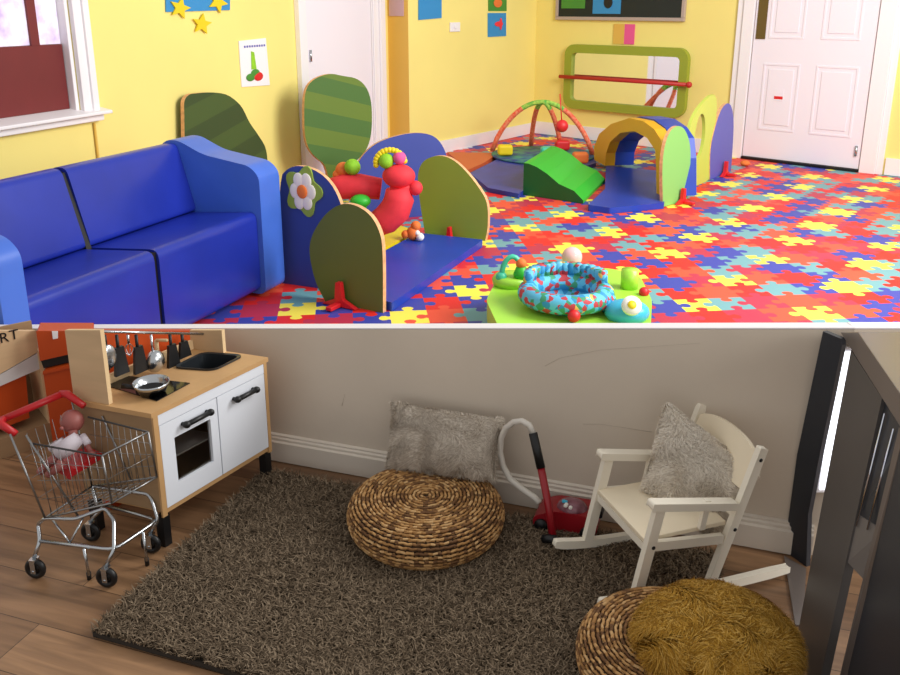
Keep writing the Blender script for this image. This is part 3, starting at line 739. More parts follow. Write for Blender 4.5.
# ------------------------------------------------------------------ furry cushions
def cushion(name, label, corners, thick, fur, n, lo, hi, w, bulge=.12, down=0, mats=None, steps=18, cat='cushion'):
    """corners: 4 points (bl, br, tr, tl)"""
    bl, br, tr, tl = corners; c = (bl+br+tr+tl)/4
    nrm = ((br-bl).cross(tl-bl)).normalized()
    t = thing(name, label, cat, c, 0)
    def P(u, v, sd):
        p = bl*(1-u)*(1-v)+br*u*(1-v)+tr*u*v+tl*(1-u)*v
        eu = (1-abs(2*u-1)**2.6); ev = (1-abs(2*v-1)**2.6); h = thick*.5*(eu*ev)**.5
        cpt = (bl+br+tr+tl)/4; k = bulge*((1-eu)*ev*.0+0)
        # pinch sides inward a little between corners
        sx = (1-bulge*(1-abs(2*v-1)**2)*abs(2*u-1)**3); p = cpt+(p-cpt)*sx*(1-bulge*(1-abs(2*u-1)**2)*abs(2*v-1)**3)
        return p+nrm*h*sd-c
    f = MB(); f.smooth = True; N = steps; vs = []
    for sd in (1, -1):
        for i in range(N+1):
            for j in range(N+1): vs.append(P(i/N, j/N, sd))
    fs = []
    for i in range(N):
        for j in range(N):
            a = i*(N+1)+j; fs.append((a, a+N+1, a+N+2, a+1)); b = a+(N+1)**2; fs.append((b, b+1, b+N+2, b+N+1))
    f.add(vs, fs); obj('cover', f, fur[0], t)
    g = MB()
    def pick():
        u, v = random.random(), random.random(); sd = 1 if random.random() < .8 else -1
        if random.random() < .15:
            if random.random() < .5: u = random.choice((0,1))
            else: v = random.choice((0,1))
        e = .01; p = P(u, v, sd); a = P(min(1,u+e), v, sd)-P(max(0,u-e), v, sd); b = P(u, min(1,v+e), sd)-P(u, max(0,v-e), sd)
        nr = a.cross(b)*sd
        if nr.length < 1e-12: nr = nrm*sd
        nr = nr.normalized(); out = (p-(P(.5,.5,1)+P(.5,.5,-1))*.5).normalized(); nr = (nr+out*.4).normalized()
        return p, nr
    add_tufts(g, pick, n, lo, hi, w, .9, len(fur), down, flow=40)
    o = obj('fur', g, fur, t); o['kind'] = 'stuff'
    return t
for i, c in enumerate([(236,226,210),(248,240,226),(220,208,192)]): D('fur_cream_%d' % i, c, .95, spec=.1)
FC = ['fur_cream_%d' % i for i in range(3)]
FW = ['fur_white_%d' % i for i in range(3)]; FM = ['fur_mustard_%d' % i for i in range(4)]
def onlw(px, py, off):  # a point at distance off in front of the partition
    p2 = Plane(wp0+Vector((lw.N.x, lw.N.y, 0))*off, D=lw.D); a, z = p2.sz(px, py); return p2.pt(a, z)
cushion('fluffy_cushion', 'light grey fluffy cushion leaning on the wall behind woven pouf', [onlw(388,466,.13), onlw(494,479,.13), onlw(501,419,.055), onlw(393,402,.055)], .075, FW, 22000, .006, .015, .0009, bulge=.05, down=.5)

# ------------------------------------------------------------------ toy vacuum cleaner
vc = LG(565,526,.013); t = thing('toy_vacuum_cleaner', 'red toy vacuum cleaner with white hose near the skirting', 'toy vacuum cleaner', (vc.x, vc.y, RZ+.012), ANGW)
f = MB()
bp = roundpoly([(-.085,.0),(.095,.0),(.1,.045),(.07,.06),(-.03,.058),(-.085,.03)], .02); f.prism(bp, -.045, .045, 'y'); obj('body', f, 'vac_red', t, bevel=.014, seg=3)
for x, y in ((-.06,.05),(.07,.05),(-.06,-.05),(.07,-.05)):
    f = MB(); f.M = Matrix.Translation((x,y,.008)) @ Matrix.Rotation(PI/2,4,'X'); f.lathe([(.001,-.006),(.02,-.006),(.02,.006),(.001,.006)], seg=14); obj('wheel', f, 'black', t)
f = MB(); f.ball((.02,-.008,.055),.045,.036,.028); obj('clear_dome', f, 'clear_dome', t)
for i in range(7):
    f = MB(); f.ball((.02+random.uniform(-.025,.025),-.03+random.uniform(-.01,.02),.076+random.uniform(-.004,.004)),.006); obj('bead', f, ['cyan_plastic','white_soft'][i%2], t)
f = MB(); f.prism(roundpoly([(.07,.05),(.108,.045),(.105,.072),(.08,.072)],.01), -.02,.02,'y'); obj('end_cap', f, 'black', t, bevel=.005)
f = MB(); rm = Matrix.Rotation(-ANGW,4,'Z')
def vr(px, py, off): return rm @ (onlw(px, py, off)-Vector(t.location))
W = lambda px, py: vr(px, py, {1:.1}.get(1))
wand = [vr(541,468,.13), vr(548,503,.17), vr(553,538,.205)]
f.tube(wand, .011, 12); obj('wand', f, 'vac_red', t)
f = MB(); f.tube([vr(533,433,.1), vr(541,468,.13)], .0125, 12); obj('hand_grip', f, 'black', t)
hz = [(533,433,.1),(529,425,.098),(522,421,.095),(514,422,.09),(506,428,.085),(501,438,.08),(500,452,.08),(503,466,.08),(510,479,.09),(522,489,.1),(534,497,.12),(540,503,.13)]
f = MB(); f.tube([vr(*h) for h in hz], .009, 10); obj('hose', f, 'hose', t)
f = MB(); q = vr(553,541,.215); f.tube([q+Vector((-.03,-.0,-.0)), q+Vector((-.01,0,.006)), q+Vector((.03,.0,.0))], [.011,.012,.011], 8); f.tube([vr(553,536,.205), q],.012,8); obj('nozzle', f, 'black', t)

# ------------------------------------------------------------------ rocking chair
A = LG(636,613,.013); B = LG(716,593,.013); Cf = LG(583,557,.013)
X = Vector((B.x-A.x, B.y-A.y, 0)).normalized(); Yv = Vector((Cf.x-A.x, Cf.y-A.y, 0)); Wd = abs(Yv.dot(Vector((-X.y, X.x, 0)))); 
np_ = Plane(A, D=X)
t = thing('rocking_chair', 'white wooden child rocking chair facing the rug with fluffy cushion on it', 'rocking chair', (A.x, A.y, RZ), math.atan2(X.y, X.x))
def ns(px, py): a, z = np_.sz(px, py); return (a, z-RZ)
skew = Yv.dot(X)
print('chair', Wd, skew, 'near plane', ns(637,600), ns(661,505), ns(765,449), ns(712,590), ns(601,607), ns(790,572), ns(647,545))
Wc = .27
T_ = .018
def strip(pts, w, y0, y1, name, m='white_paint', bevel=.004):
    L_, R_ = [], []
    ps = [Vector(p) for p in pts]
    for i, p in enumerate(ps):
        d = (ps[min(i+1,len(ps)-1)]-ps[max(i-1,0)]).normalized(); n = Vector((-d.y, d.x)); ww = w[i] if isinstance(w, list) else w
        L_.append(tuple(p+n*ww/2)); R_.append(tuple(p-n*ww/2))
    f = MB(); f.prism(L_+R_[::-1], y0, y1, 'y'); return obj(name, f, m, t, bevel=bevel)
fl_b = ns(637,606); fl_t = ns(661,512); bk_t = ns(765,449); bk_b = ns(711,592)
ra, rb = ns(601,607), ns(790,572)
armz = (fl_t[1])
seatz = ns(647,548)[1]
def archp(n=14):
    x0, z0 = ra; x1, z1 = rb; xm, zm = (fl_b[0]+bk_b[0])/2, .013; out = []
    for i in range(n+1):
        u = i/n; out.append(((1-u)**2*x0+2*u*(1-u)*(2*xm-.5*(x0+x1))+u*u*x1, (1-u)**2*z0+2*u*(1-u)*(2*zm-.5*(z0+z1))+u*u*z1))
    return out
rk = archp(); zmin = min(p[1] for p in rk); rk = [(a, b-zmin+.013) for a, b in rk]
n_ = len(rk)
print('rk', rk[0], rk[-1], zmin)
def rkz(x): 
    return min(rk, key=lambda p: abs(p[0]-x))[1]
for side, (y0, y1) in enumerate(((0, T_), (Wc-T_, Wc))):
    strip(rk, [.018]+[.024]*(n_-2)+[.018], y0, y1, 'rocker', bevel=.006)
    strip([(fl_b[0], rkz(fl_b[0])+.012), fl_t], .026, y0-.0, y1, 'leg')
    strip([(bk_b[0], rkz(bk_b[0])+.012), bk_t], .024, y0, y1, 'leg')
    u = (armz-bk_b[1])/(bk_t[1]-bk_b[1]); xa = bk_b[0]+(bk_t[0]-bk_b[0])*u
    strip([ns(652,507), ns(738,506)], [.02,.02], y0-.006, y1+.006, 'armrest', bevel=.008)
    strip([ns(652,548), ns(724,540)], .024, y0+.002, y1-.002, 'side_rail')
    xm = fl_t[0]*.45+xa*.55
    strip([(xm-.012, seatz+.013), (xm, armz)], .016, y0+.003, y1-.003, 'arm_spindle')
us = (seatz-fl_b[1])/(fl_t[1]-fl_b[1]); xf = fl_b[0]+(fl_t[0]-fl_b[0])*us
ub = (seatz-bk_b[1])/(bk_t[1]-bk_b[1]); xb = bk_b[0]+(bk_t[0]-bk_b[0])*ub
f = MB(); f.box(xf-.012, xb-.014, T_+.001, Wc-T_-.001, seatz+.0, seatz+.013); obj('seat', f, 'seat_paint', t, bevel=.003)
f = MB(); f.box(xf-.012, xf+.0, T_+.001, Wc-T_-.001, seatz-.022, seatz-.001); obj('seat_rail', f, 'white_paint', t)
# back panel in the plane of the back posts
d = Vector((bk_t[0]-xb, bk_t[1]-seatz)); L_ = d.length; d.normalize(); yb0, yb1 = T_+.001, Wc-T_-.001
out = []
m0, m1 = L_*.44, L_*.84
ym = (yb0+yb1)/2; hw = (yb1-yb0)/2
prof = [(yb0, m0), (yb1, m0)]+[(ym+hw*math.cos(PI*i/12), m1+L_*.17*math.sin(PI*i/12)) for i in range(13)]
f = MB(); f.M = Matrix(((0, -d.y, d.x, xb), (1, 0, 0, 0), (0, d.x, d.y, seatz), (0,0,0,1)))
f.prism(prof, -.006, .006, 'y') if False else None
f.M = Matrix(((0, d.x, -d.y, xb), (1, 0, 0, 0), (0, d.y, d.x, seatz), (0,0,0,1)))
f.prism(prof, -.006, .006, 'z'); obj('back_panel', f, 'seat_paint', t, bevel=.003)
f = MB(); f.M = Matrix(((0, d.x, -d.y, xb), (1, 0, 0, 0), (0, d.y, d.x, seatz), (0,0,0,1)))
f.prism([(yb0, L_*.1), (yb1, L_*.1), (yb1, L_*.2), (yb0, L_*.2)], -.006, .006, 'z'); obj('back_rail', f, 'white_paint', t, bevel=.003)
for a, z in ((xf+.004, seatz-.004), (xb, seatz-.004), (xb+d.x*L_*.86, seatz+d.y*L_*.86)):
    f = MB(); f.M = Matrix.Translation((a, -.0005, z)) @ Matrix.Rotation(PI/2, 4, 'X'); f.lathe([(.001,0),(.005,0),(.005,.001),(.001,.0012)], seg=12); obj('bolt_cap', f, 'black', t)
# cushion on chair, in chair space
CM = Matrix.Translation(t.location) @ Matrix.Rotation(t.rotation_euler.z, 4, 'Z')
def cl(x, y, z): return CM @ Vector((x, y, z))
bx = lambda k, o=0: xb+d.x*L_*k-.03-o
def onchair(px, py, y):   # pixel to the vertical plane y = const of the chair
    o_ = cl(0, y, 0); p2 = Plane(o_, D=X); a, z = p2.sz(px, py); return p2.pt(a, z)
cushion('fluffy_cushion', 'light grey fluffy cushion propped diagonally on the rocking chair seat', [onchair(644,488,.20), onchair(718,541,.065), onchair(757,470,.055), onchair(666,403,.235)], .08, FC, 22000, .006, .015, .0009, bulge=.04, down=.5)

# ------------------------------------------------------------------ second pouf with mustard cushion
p2c = LG(668,672,.03); pouf('smaller part-hidden woven pouf at the front, under mustard cushion', (p2c.x, p2c.y, RZ), .205, .11, seed=5)
def dome(cx, cy, z0, rx, ry, rz):
    t = thing('mustard_cushion', 'mustard yellow shaggy cushion lying on front woven pouf', 'cushion', (cx, cy, z0), 0)
    f = MB(); f.ball((0,0,rz*.5), rx, ry, rz*.5, 32, 16); obj('cover', f, 'fur_mustard_2', t)
    g = MB()
    def pick():
        a = random.uniform(0, 2*PI); z = random.uniform(-.35, 1); r = math.sqrt(1-z*z)
        p = Vector((rx*r*math.cos(a), ry*r*math.sin(a), rz*.5+rz*.5*z)); nr = Vector((r*math.cos(a)/rx, r*math.sin(a)/ry, z/(rz*.5))).normalized()
        return p, nr
    add_tufts(g, pick, 34000, .016, .034, .0009, 1.2, 4, .45, flow=38)
    o = obj('fur', g, FM, t); o['kind'] = 'stuff'
q = LG(715,646,.15)
dome(q.x, q.y, RZ+.1, .15, .135, .125)

# ------------------------------------------------------------------ play kitchen (skewed footprint follows the photo)
Hc = .413
nf, rf, lb = LG(151,413,Hc), LG(265,358,Hc), LG(73,399,Hc)
ku = (rf-nf); kv = (lb-nf); KW, KD = ku.length, kv.length; ku.normalize(); kv.normalize()
kz = math.atan2(ku.y, ku.x)
t = thing('play_kitchen', 'wooden toy kitchen with white doors, sink and hob beside the rug', 'toy kitchen', (nf.x, nf.y, ZL+.001), kz)
Rk = Matrix.Rotation(-kz, 3, 'Z'); kvl = Rk @ kv
KM = Matrix(((1, kvl.x, 0, 0), (0, kvl.y, 0, 0), (0,0,1,0), (0,0,0,1)))
def KB(): f = MB(); f.M = KM; return f
kf = Plane(nf, Q=rf)
def kp(px, py): a, z = kf.sz(px, py); return a, z-ZL
z_b = .115; e = .006

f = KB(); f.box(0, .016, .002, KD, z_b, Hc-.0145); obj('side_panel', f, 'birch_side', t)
f = KB(); f.box(0, .016, -.004, .0018, z_b-.02, Hc-.0145); obj('front_post', f, 'beech_top', t)
f = KB(); f.box(KW-.012, KW, -.004, KD, z_b-.02, Hc-.0145); obj('side_panel', f, 'beech_top', t)
f = KB(); f.box(.0165, KW-.0125, .002, KD, z_b-.016, z_b-.001); obj('bottom_board', f, 'beech_top', t)
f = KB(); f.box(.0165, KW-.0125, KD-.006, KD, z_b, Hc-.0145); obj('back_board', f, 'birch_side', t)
f = KB(); f.box(.017, KW-.0125, -.003, .009, Hc-.046, Hc-.015); obj('fascia', f, 'kitchen_white', t)
xm = KW*.52; dz0, dz1 = z_b+.001, Hc-.048
# oven door with window
k1, k2 = kp(173,434), kp(213,461); ow = (k1[0], k2[0], k2[1]-.002, k1[1]-.012); print('oven', ow, dz0, dz1, xm)

f = MB(); f = ring_prism([(.018,dz0),(xm-.002,dz0),(xm-.002,dz1),(.018,dz1)], [(ow[0],ow[2]),(ow[1],ow[2]),(ow[1],ow[3]),(ow[0],ow[3])], -.003, .009)
def warp(f): f.v = [tuple(KM @ Vector(p)) for p in f.v]; return f
od = obj('oven_door', warp(f), 'kitchen_white', t)
f = KB(); f.box(ow[0], ow[1], .005, .006, ow[2], ow[3]); 
M['oven_glass'] = bpy.data.materials.new('oven_glass'); M['oven_glass'].use_nodes = True
b_ = M['oven_glass'].node_tree.nodes['Principled BSDF']; b_.inputs['Transmission Weight'].default_value = 1; b_.inputs['Roughness'].default_value = .05; b_.inputs['Base Color'].default_value = (.55,.52,.5,1)
obj('oven_window', f, 'oven_glass', od)
f = KB(); f.box(.017, xm, .012, KD-.007, (ow[2]+ow[3])/2-.0, (ow[2]+ow[3])/2+.005); obj('oven_shelf', f, 'shelf_white', t)
f = KB(); f.box(xm+.002, KW-.013, -.003, .009, dz0, dz1); cd = obj('cupboard_door', f, 'kitchen_white', t)
def handle(x0, x1, z, par):
    f = KB(); f.tube([(x0,-.018,z),(x1,-.018,z)], .0075, 10)
    for x in (x0, x1): f.ball((x,-.018,z), .0105,.0105,.0105, 12, 8); f.tube([(x,-.018,z),(x,-.0035,z)], .006, 8)
    obj('handle', f, 'black', par)
ha, hb_, hc_, hd = kp(181,421), kp(205,410), kp(232,393), kp(251,384); handle(ha[0], hb_[0], dz1-.026, od); handle(hc_[0], hd[0], dz1-.03, cd)
for x in (.001, KW-.026):
    for y in (.0, KD-.026):
        f = KB(); f.box(x, x+.024, y, y+.024, 0, z_b-.0205); obj('leg', f, 'black', t)
# hob and sink
def kpt(px, py, z=Hc):
    q = G(px, py, ZL+z)-nf; q = Rk @ Vector((q.x, q.y, 0)); y = q.y/kvl.y; return (q.x-kvl.x*y, y)
hb = [kpt(105,386), kpt(128,377), kpt(190,384), kpt(157,402)]
x0 = (hb[0][0]+hb[3][0])/2; print('hob', hb, 'KW,KD', KW, KD, 'sink', [kpt(*p) for p in ((171,369),(203,354),(244,357),(212,372))])
f = KB(); f.prism(hb, Hc+.0005, Hc+.003, 'z'); obj('hob', f, 'black_gloss', t)
sk = [kpt(172,369), kpt(203,353.5), kpt(245,356.5), kpt(214,372)]
def lerp2(a, b, u): return (a[0]+(b[0]-a[0])*u, a[1]+(b[1]-a[1])*u)
cs = (sum(p[0] for p in sk)/4, sum(p[1] for p in sk)/4)
ro = roundpoly(sk, .03, 5); ri = [lerp2(p, cs, .12) for p in ro]; rb_ = [lerp2(p, cs, .22) for p in ro]; rh = [lerp2(p, cs, .06) for p in ro]
f = KB(); n = len(ro)
vs = [(x,y,Hc+.0005) for x,y in ro]+[(x,y,Hc+.006) for x,y in ro]+[(x,y,Hc+.004) for x,y in ri]+[(x,y,Hc-.045) for x,y in rb_]
f.add(vs, [(i+k*n,(i+1)%n+k*n,(i+1)%n+(k+1)*n,i+(k+1)*n) for k in range(3) for i in range(n)]+[tuple(range(3*n,4*n))])
sink = f; obj('sink', sink, 'sink_black', t)
import bmesh
bm = bmesh.new(); loops = [[(-.006,-.006),(KW+.006,-.006),(KW+.006,KD),(-.006,KD)], rh]; es = []
for lp in loops:
    vv = [bm.verts.new(KM @ Vector((x, y, Hc))) for x, y in lp]
    es += [bm.edges.new((vv[i], vv[(i+1) % len(vv)])) for i in range(len(vv))]
bmesh.ops.triangle_fill(bm, edges=es, use_beauty=True)
fs = bm.faces[:]; r_ = bmesh.ops.extrude_face_region(bm, geom=fs); bmesh.ops.translate(bm, verts=[v for v in r_['geom'] if isinstance(v, bmesh.types.BMVert)], vec=(0,0,-.014))
bmesh.ops.recalc_face_normals(bm, faces=bm.faces[:])
me = bpy.data.meshes.new('countertop'); bm.to_mesh(me); bm.free(); me.materials.append(M['beech_top']); o_ = bpy.data.objects.new('countertop', me); C.objects.link(o_); o_.parent = t
# hutch side panels, traced on planes across the counter
def kplane(x, y0, y1): 
    a = nf+ku*x+kv*y0; b = nf+ku*x+kv*y1; return Plane(a, Q=b)
hl = kpt(112,404); hr = kpt(226,354)
print('hutch', hl, hr)
def hutch(x, yf, yb, thick, toprow=330.6):
    f = KB(); pa = nf+ku*x+kv*yf; pb = nf+ku*x+kv*yb
    za, zb = zh(pa, toprow)-ZL, zh(pb, toprow)-ZL
    f.prism([(yf, Hc+.0005), (yb, Hc+.0005), (yb, zb), (yf, za)], x, x+thick, 'x', side=1, cap=0); obj('hutch_panel', f, ['birch','birch_edge'], t)
    return za, zb
hutch(.001, hl[1], KD-.002, .012); hutch(KW-.013, hl[1], KD-.002, .012)
f = KB(); f.box(.0135, KW-.0135, KD-.012, KD-.002, Hc+.0005, Hc+.03); obj('back_ledge', f, 'birch_edge', t)
yr = KD*.80; pr0 = nf+kv*yr; pr1 = nf+ku*KW+kv*yr; zr0, zr1 = zh(pr0, 333)-ZL, zh(pr1, 333)-ZL
rz_ = min(zr0, zr1)-.0
f = KB(); f.tube([(.0135, yr, zr0), (KW-.0135, yr, zr1)], .004, 8); obj('utensil_rail', f, 'chrome', t)
TS = 1.9
rail = lambda x: zr0+(zr1-zr0)*x/KW
def tool(name, label, px, py, build, mats):
    # px: pixel column where it hangs
    pl = Plane(nf+kv*yr, D=ku); a, z = pl.sz(px, py); z -= ZL
    f = MB(); build(f, z-rail(a))
    w = nf+ku*a+kv*(yr*1.0)+Vector((0,0,0)); o = obj(name, f, mats, None, loc=(w.x, w.y, ZL+.001+rail(a)-.005)); o.rotation_euler = (0,0,kz)
    tag(o, label, 'toy utensil', 'toy utensils hanging over the hob')
    return o
def b_pan(f, z): f.tube([(0,-.008,0),(0,-.008,z*.35)], .004, 6, mi=1); f.ball((0,-.012,z*.62), .026,.01,.036, 20, 8, mi=0); f.tube([(0,-.008,z*.8),(0,-.008,z)],.004,6,mi=1)
def b_spat(f, z): f.tube([(0,-.008,0),(0,-.008,z*.5)], .005, 6); f.prism([(-.013,z*.3),(.013,z*.3),(.024,z),(-.022,z)], -.016, -.006)
def b_ladle(f, z): f.tube([(0,-.008,0),(0,-.008,z*.5)], .004, 6); f.ball((0,-.014,z*.66), .03,.024,.034, 20, 10)
def b_whisk(f, z):
    f.tube([(0,-.008,0),(0,-.008,z*.4)], .004, 6)
    for k in range(4): a = PI*k/4; f.tube([(.014*math.sin(PI*i/8)*math.cos(a), -.008+.014*math.sin(PI*i/8)*math.sin(a), z*(.4+.6*i/8)) for i in range(9)], .0012, 4)
tool('toy_pan', 'small chrome pan hanging leftmost on rail above the hob', 107, 368, b_pan, ['chrome','black'])
tool('toy_spatula', 'thin black spatula hanging right of the chrome pan', 119, 372, b_spat, 'black')
tool('toy_whisk', 'tiny wire whisk hanging between the black spatulas', 128, 354, b_whisk, 'chrome')
tool('toy_spatula', 'wide black spatula hanging left of the chrome ladle', 138, 370, b_spat, 'black')
tool('toy_ladle', 'chrome ladle with round bowl hanging in middle above hob', 153, 372, b_ladle, 'chrome')
tool('toy_turner', 'black turner hanging right of the chrome ladle', 171, 365, b_spat, 'black')
tool('toy_turner', 'black turner hanging rightmost of the utensils near the sink', 182, 355, b_spat, 'black')
# tap
f = KB(); q = kpt(153,366); f.tube([(q[0]+.03,q[1]+.01,Hc+.001),(q[0]+.03,q[1]+.01,Hc+.07)], .006, 8); f.tube([(q[0]+.03,q[1]+.01,Hc+.07),(q[0]+.03,q[1]-.03,Hc+.075)],.005,8); obj('tap', f, 'birch_edge', t)
# pan on the hob
q = G(152,391,ZL+Hc+.01); t2 = thing('toy_frying_pan', 'black and chrome toy pan sitting on the black hob', 'toy pan', (q.x, q.y, ZL+Hc+.0045), kz)
f = MB(); f.lathe([(.001,0),(.034,0),(.042,.018),(.044,.02),(.041,.02),(.033,.003),(.001,.003)], seg=28); f.M = Matrix.Identity(4); obj('pan_body', f, 'black_gloss', t2)
f = MB(); f.lathe([(.036,.006),(.0405,.0195),(.0445,.0205),(.050,.034),(.0485,.034),(.0405,.021),(.0355,.006)], seg=28, cap=False); obj('steel_rim', f, 'chrome', t2)
f = MB(); f.tube([(-.022,.036,.015),(-.036,.056,.02),(-.044,.068,.022)], [.006,.007,.008], 8); obj('handle', f, 'black', t2)

# ------------------------------------------------------------------ storage unit with orange bins at the left
sp = Plane(LG(0,459), Q=LG(56,443))
t = thing('toy_storage_unit', 'wooden toy storage unit with painted ART sign and orange bins, left edge', 'storage unit', sp.pt(0, ZL+.001), sp.rz())
def sq(px, py): a, z = sp.sz(px, py); return (a, z-ZL-.001)
def tr(name, pts, y0, y1, m, par=t, bevel=0, side=None):
    f = MB(); f.prism([sq(*p) for p in pts], y0, y1, side=side, cap=0 if side else None); return obj(name, f, m, par, bevel=bevel)
zt = sq(0,459)
tr('sign_board', [(-30,331),(36,331),(38,352),(0,374),(-30,389)], 0, .015, 'birch')
tr('top_rail', [(-30,398),(-30,390),(0,375),(38,353),(40,369),(0,386.5)], .002, .03, 'shelf_white')
tr('side_panel', [(37,352),(41,352),(53,422),(49,424)], 0, .2, 'birch_edge')
tr('bottom_board', [(-30,457),(0,440),(52,422),(58,425),(58,443),(-4,462),(-30,470)], -.0, .2, 'birch_side')
f = MB(); a = sq(2,342); 
bn = tr('bin', [(-28,402),(0,388),(27,374),(31,420),(0,432),(-28,440)], .02, .18, 'orange_bin', bevel=.01)
f = MB(); pts = [sq(*p) for p in ((-30,331),(39,331),(56,438),(-4,460))]
xx0, xx1 = pts[0][0], pts[1][0]+.02; f.box(xx0, xx1, .205, .215, .0, pts[1][1]-.03); obj('back_board', f, 'birch_side', t)
# sign lettering
for ch, px, py in (('A',-6,342),('R',4,338),('T',14,335)):
    cu = bpy.data.curves.new('txt', 'FONT'); cu.body = ch; cu.size = .048; cu.extrude = .0008; cu.align_x = 'CENTER'; cu.align_y = 'CENTER'
    tmp = bpy.data.objects.new('tmp', cu); me = bpy.data.meshes.new_from_object(tmp); bpy.data.objects.remove(tmp)
    me.materials.clear(); me.materials.append(M['black'])
    o = bpy.data.objects.new('letter', me); C.objects.link(o); o.parent = t; a = sq(px, py); o.location = (a[0], -.0012, a[1]); o.rotation_euler = (PI/2, 0, 0)
# orange crate rack between this unit and the kitchen
rp_ = Plane(LG(36,452), Q=LG(95,444))
t = thing('orange_bin', 'orange plastic bin between the storage unit and toy kitchen, lower of two', 'bin', rp_.pt(0, ZL+.001), rp_.rz())
def rq(px, py): a, z = rp_.sz(px, py); return (a, max(0, z-ZL-.001))
f = MB(); f.prism([rq(*p) for p in ((43,371),(64,366),(90,362),(96,446),(54,451))], .0, .08); obj('tub', f, 'orange_bin', t, bevel=.008)
f = MB(); f.prism([rq(*p) for p in ((43,374),(64,369),(92,364),(92,362),(64,366),(43,371))], -.006, -.001); obj('lip', f, 'orange_bin', t)
ztop = rq(43,371)[1]; 
f = MB(); f.prism([rq(*p) for p in ((40,362),(64,356.5),(92,351),(92,361),(64,365),(43,370))], .015, .075); obj('dark_rim', f, 'black', t)
t = thing('orange_bin', 'upper orange plastic bin with small white tag, behind the toy kitchen', 'bin', rp_.pt(0, ZL+.001+rq(40,361)[1]+.0), rp_.rz())
zz = rq(40,361)[1]
f = MB(); f.prism([(a, b-zz) for a, b in [rq(*p) for p in ((36,331),(92,331),(92,345),(92,350),(64,355.5),(40,361))]], .0, .08); obj('tub', f, 'orange_bin', t, bevel=.006)
f = MB(); f.prism([(a, b-zz) for a, b in [rq(*p) for p in ((52,331),(58,331),(58,338),(53,339))]], -.003, -.001); obj('tag', f, 'paper_white', t)
# long orange tray seen through the hutch
q0 = nf+kv*(KD+.035); rb2 = Plane(q0, D=ku)
f = MB(); zq = lambda px, py: (rb2.sz(px, py)[0], max(.0, rb2.sz(px, py)[1]-ZL))
a = zq(88,331); b = zq(200,331)
f.prism([(a[0],.0),(b[0],.0),(b[0],b[1]),(a[0],a[1])], .0, .03)
o = obj('orange_tray', f, 'orange_bin', loc=(q0.x, q0.y, ZL+.001), bevel=.004); o.rotation_euler = (0,0,rb2.rz()); tag(o, 'tall orange bin front glimpsed behind the hanging utensils', 'bin')

# ------------------------------------------------------------------ toy shopping trolley
wb = [LG(37,578), LG(108,587), LG(92,541), LG(152,553)]
tc_ = (wb[0]+wb[1]+wb[2]+wb[3])/4
t = thing('toy_shopping_trolley', 'chrome wire toy shopping trolley with red handle on wooden floor', 'toy shopping trolley', (tc_.x, tc_.y, ZL), 0)
to = Vector((tc_.x, tc_.y, ZL))
def q_(px, py, z): return LG(px, py, z)-to
for i, p in enumerate(wb):
    w = p-to; f = MB(); f.M = Matrix.Translation((w.x, w.y, .030)) @ Matrix.Rotation(-.15, 4, 'Z') @ Matrix.Rotation(PI/2, 4, 'X')
    f.tube([(.021*math.cos(2*PI*k/24), .021*math.sin(2*PI*k/24), 0) for k in range(24)], .0085, 8, closed=True); f.lathe([(.001,-.004),(.014,-.004),(.014,.004),(.001,.004)], seg=18)
    wo_ = obj('wheel', f, 'black', t)
    f = MB(); f.M = Matrix.Translation((w.x, w.y, .0265)) @ Matrix.Rotation(-.15, 4, 'Z')
    f.box(-.007,.007,-.0115,-.0085,-.006,.03); f.box(-.007,.007,.0085,.0115,-.006,.03); f.box(-.009,.009,-.0115,.0115,.0301,.034); f.tube([(0,-.012,0),(0,.012,0)],.004,8)
    obj('caster', f, 'chrome', wo_)
rg = .1
FRl = [q_(40,541,rg), q_(114,550,rg), q_(158,520,rg), q_(105,505,rg)]
def wv(i): return Vector((wb[i].x-to.x, wb[i].y-to.y, .061))
def curve_pts(ps, r=.02, n=4):
    out = [ps[0]]
    for i in range(1, len(ps)-1):
        p = ps[i]; a = (ps[i-1]-p); b = (ps[i+1]-p); rr = min(r, a.length*.4, b.length*.4); A = p+a.normalized()*rr; B = p+b.normalized()*rr
        for k in range(n+1): u = k/n; out.append(A*(1-u)**2+p*2*u*(1-u)+B*u*u)
    return out+[ps[-1]]
bz = .165
NR, NF, FF, FRr = q_(45,518,.165), q_(112,503,.215), q_(157,477,.235), q_(92,486,.175)
f = MB(); ch = .0052
f.tube(curve_pts([FRl[0], FRl[1], FRl[2], FRl[3]], .03), ch, 8)
f.tube(curve_pts([wv(0), FRl[0], q_(38,524,.13), NR, q_(75,519,.155), q_(105,508,.165), q_(114,520,.15), FRl[1], wv(1)], .012), ch, 8)
f.tube(curve_pts([wv(2), FRl[3], q_(97,505,.13), FRr, q_(148,494,.16), q_(152,500,.15), FRl[2], wv(3)], .012), ch, 8)
f.tube([q_(84,549,rg), q_(89,575,.02)], .004, 8); f.tube([q_(143,532,rg), q_(147,561,.02)], .004, 8)
f.tube([q_(52,519,.15), q_(70,543,rg)], .003, 6); f.tube([q_(83,518,.15), q_(70,543,rg)], .003, 6)
f.tube([q_(105,505,.12), q_(45,518,.15)], .003, 6)
obj('frame', f, 'chrome', t)
for (px, py) in ((89,576),(147,562)): f = MB(); w = q_(px, py, .012); f.lathe([(.001,-.009),(.006,-.009),(.006,.012),(.001,.012)], (w.x, w.y, .012), 10); obj('rubber_tip', f, 'black', t)
RN, RF, FFt, FRt = q_(30,443,.355), q_(102,456,.355), q_(148,432,.375), q_(88,417,.395)
HN, HF = q_(10,434,.39), q_(72,402,.42)
f = MB(); w = .0028
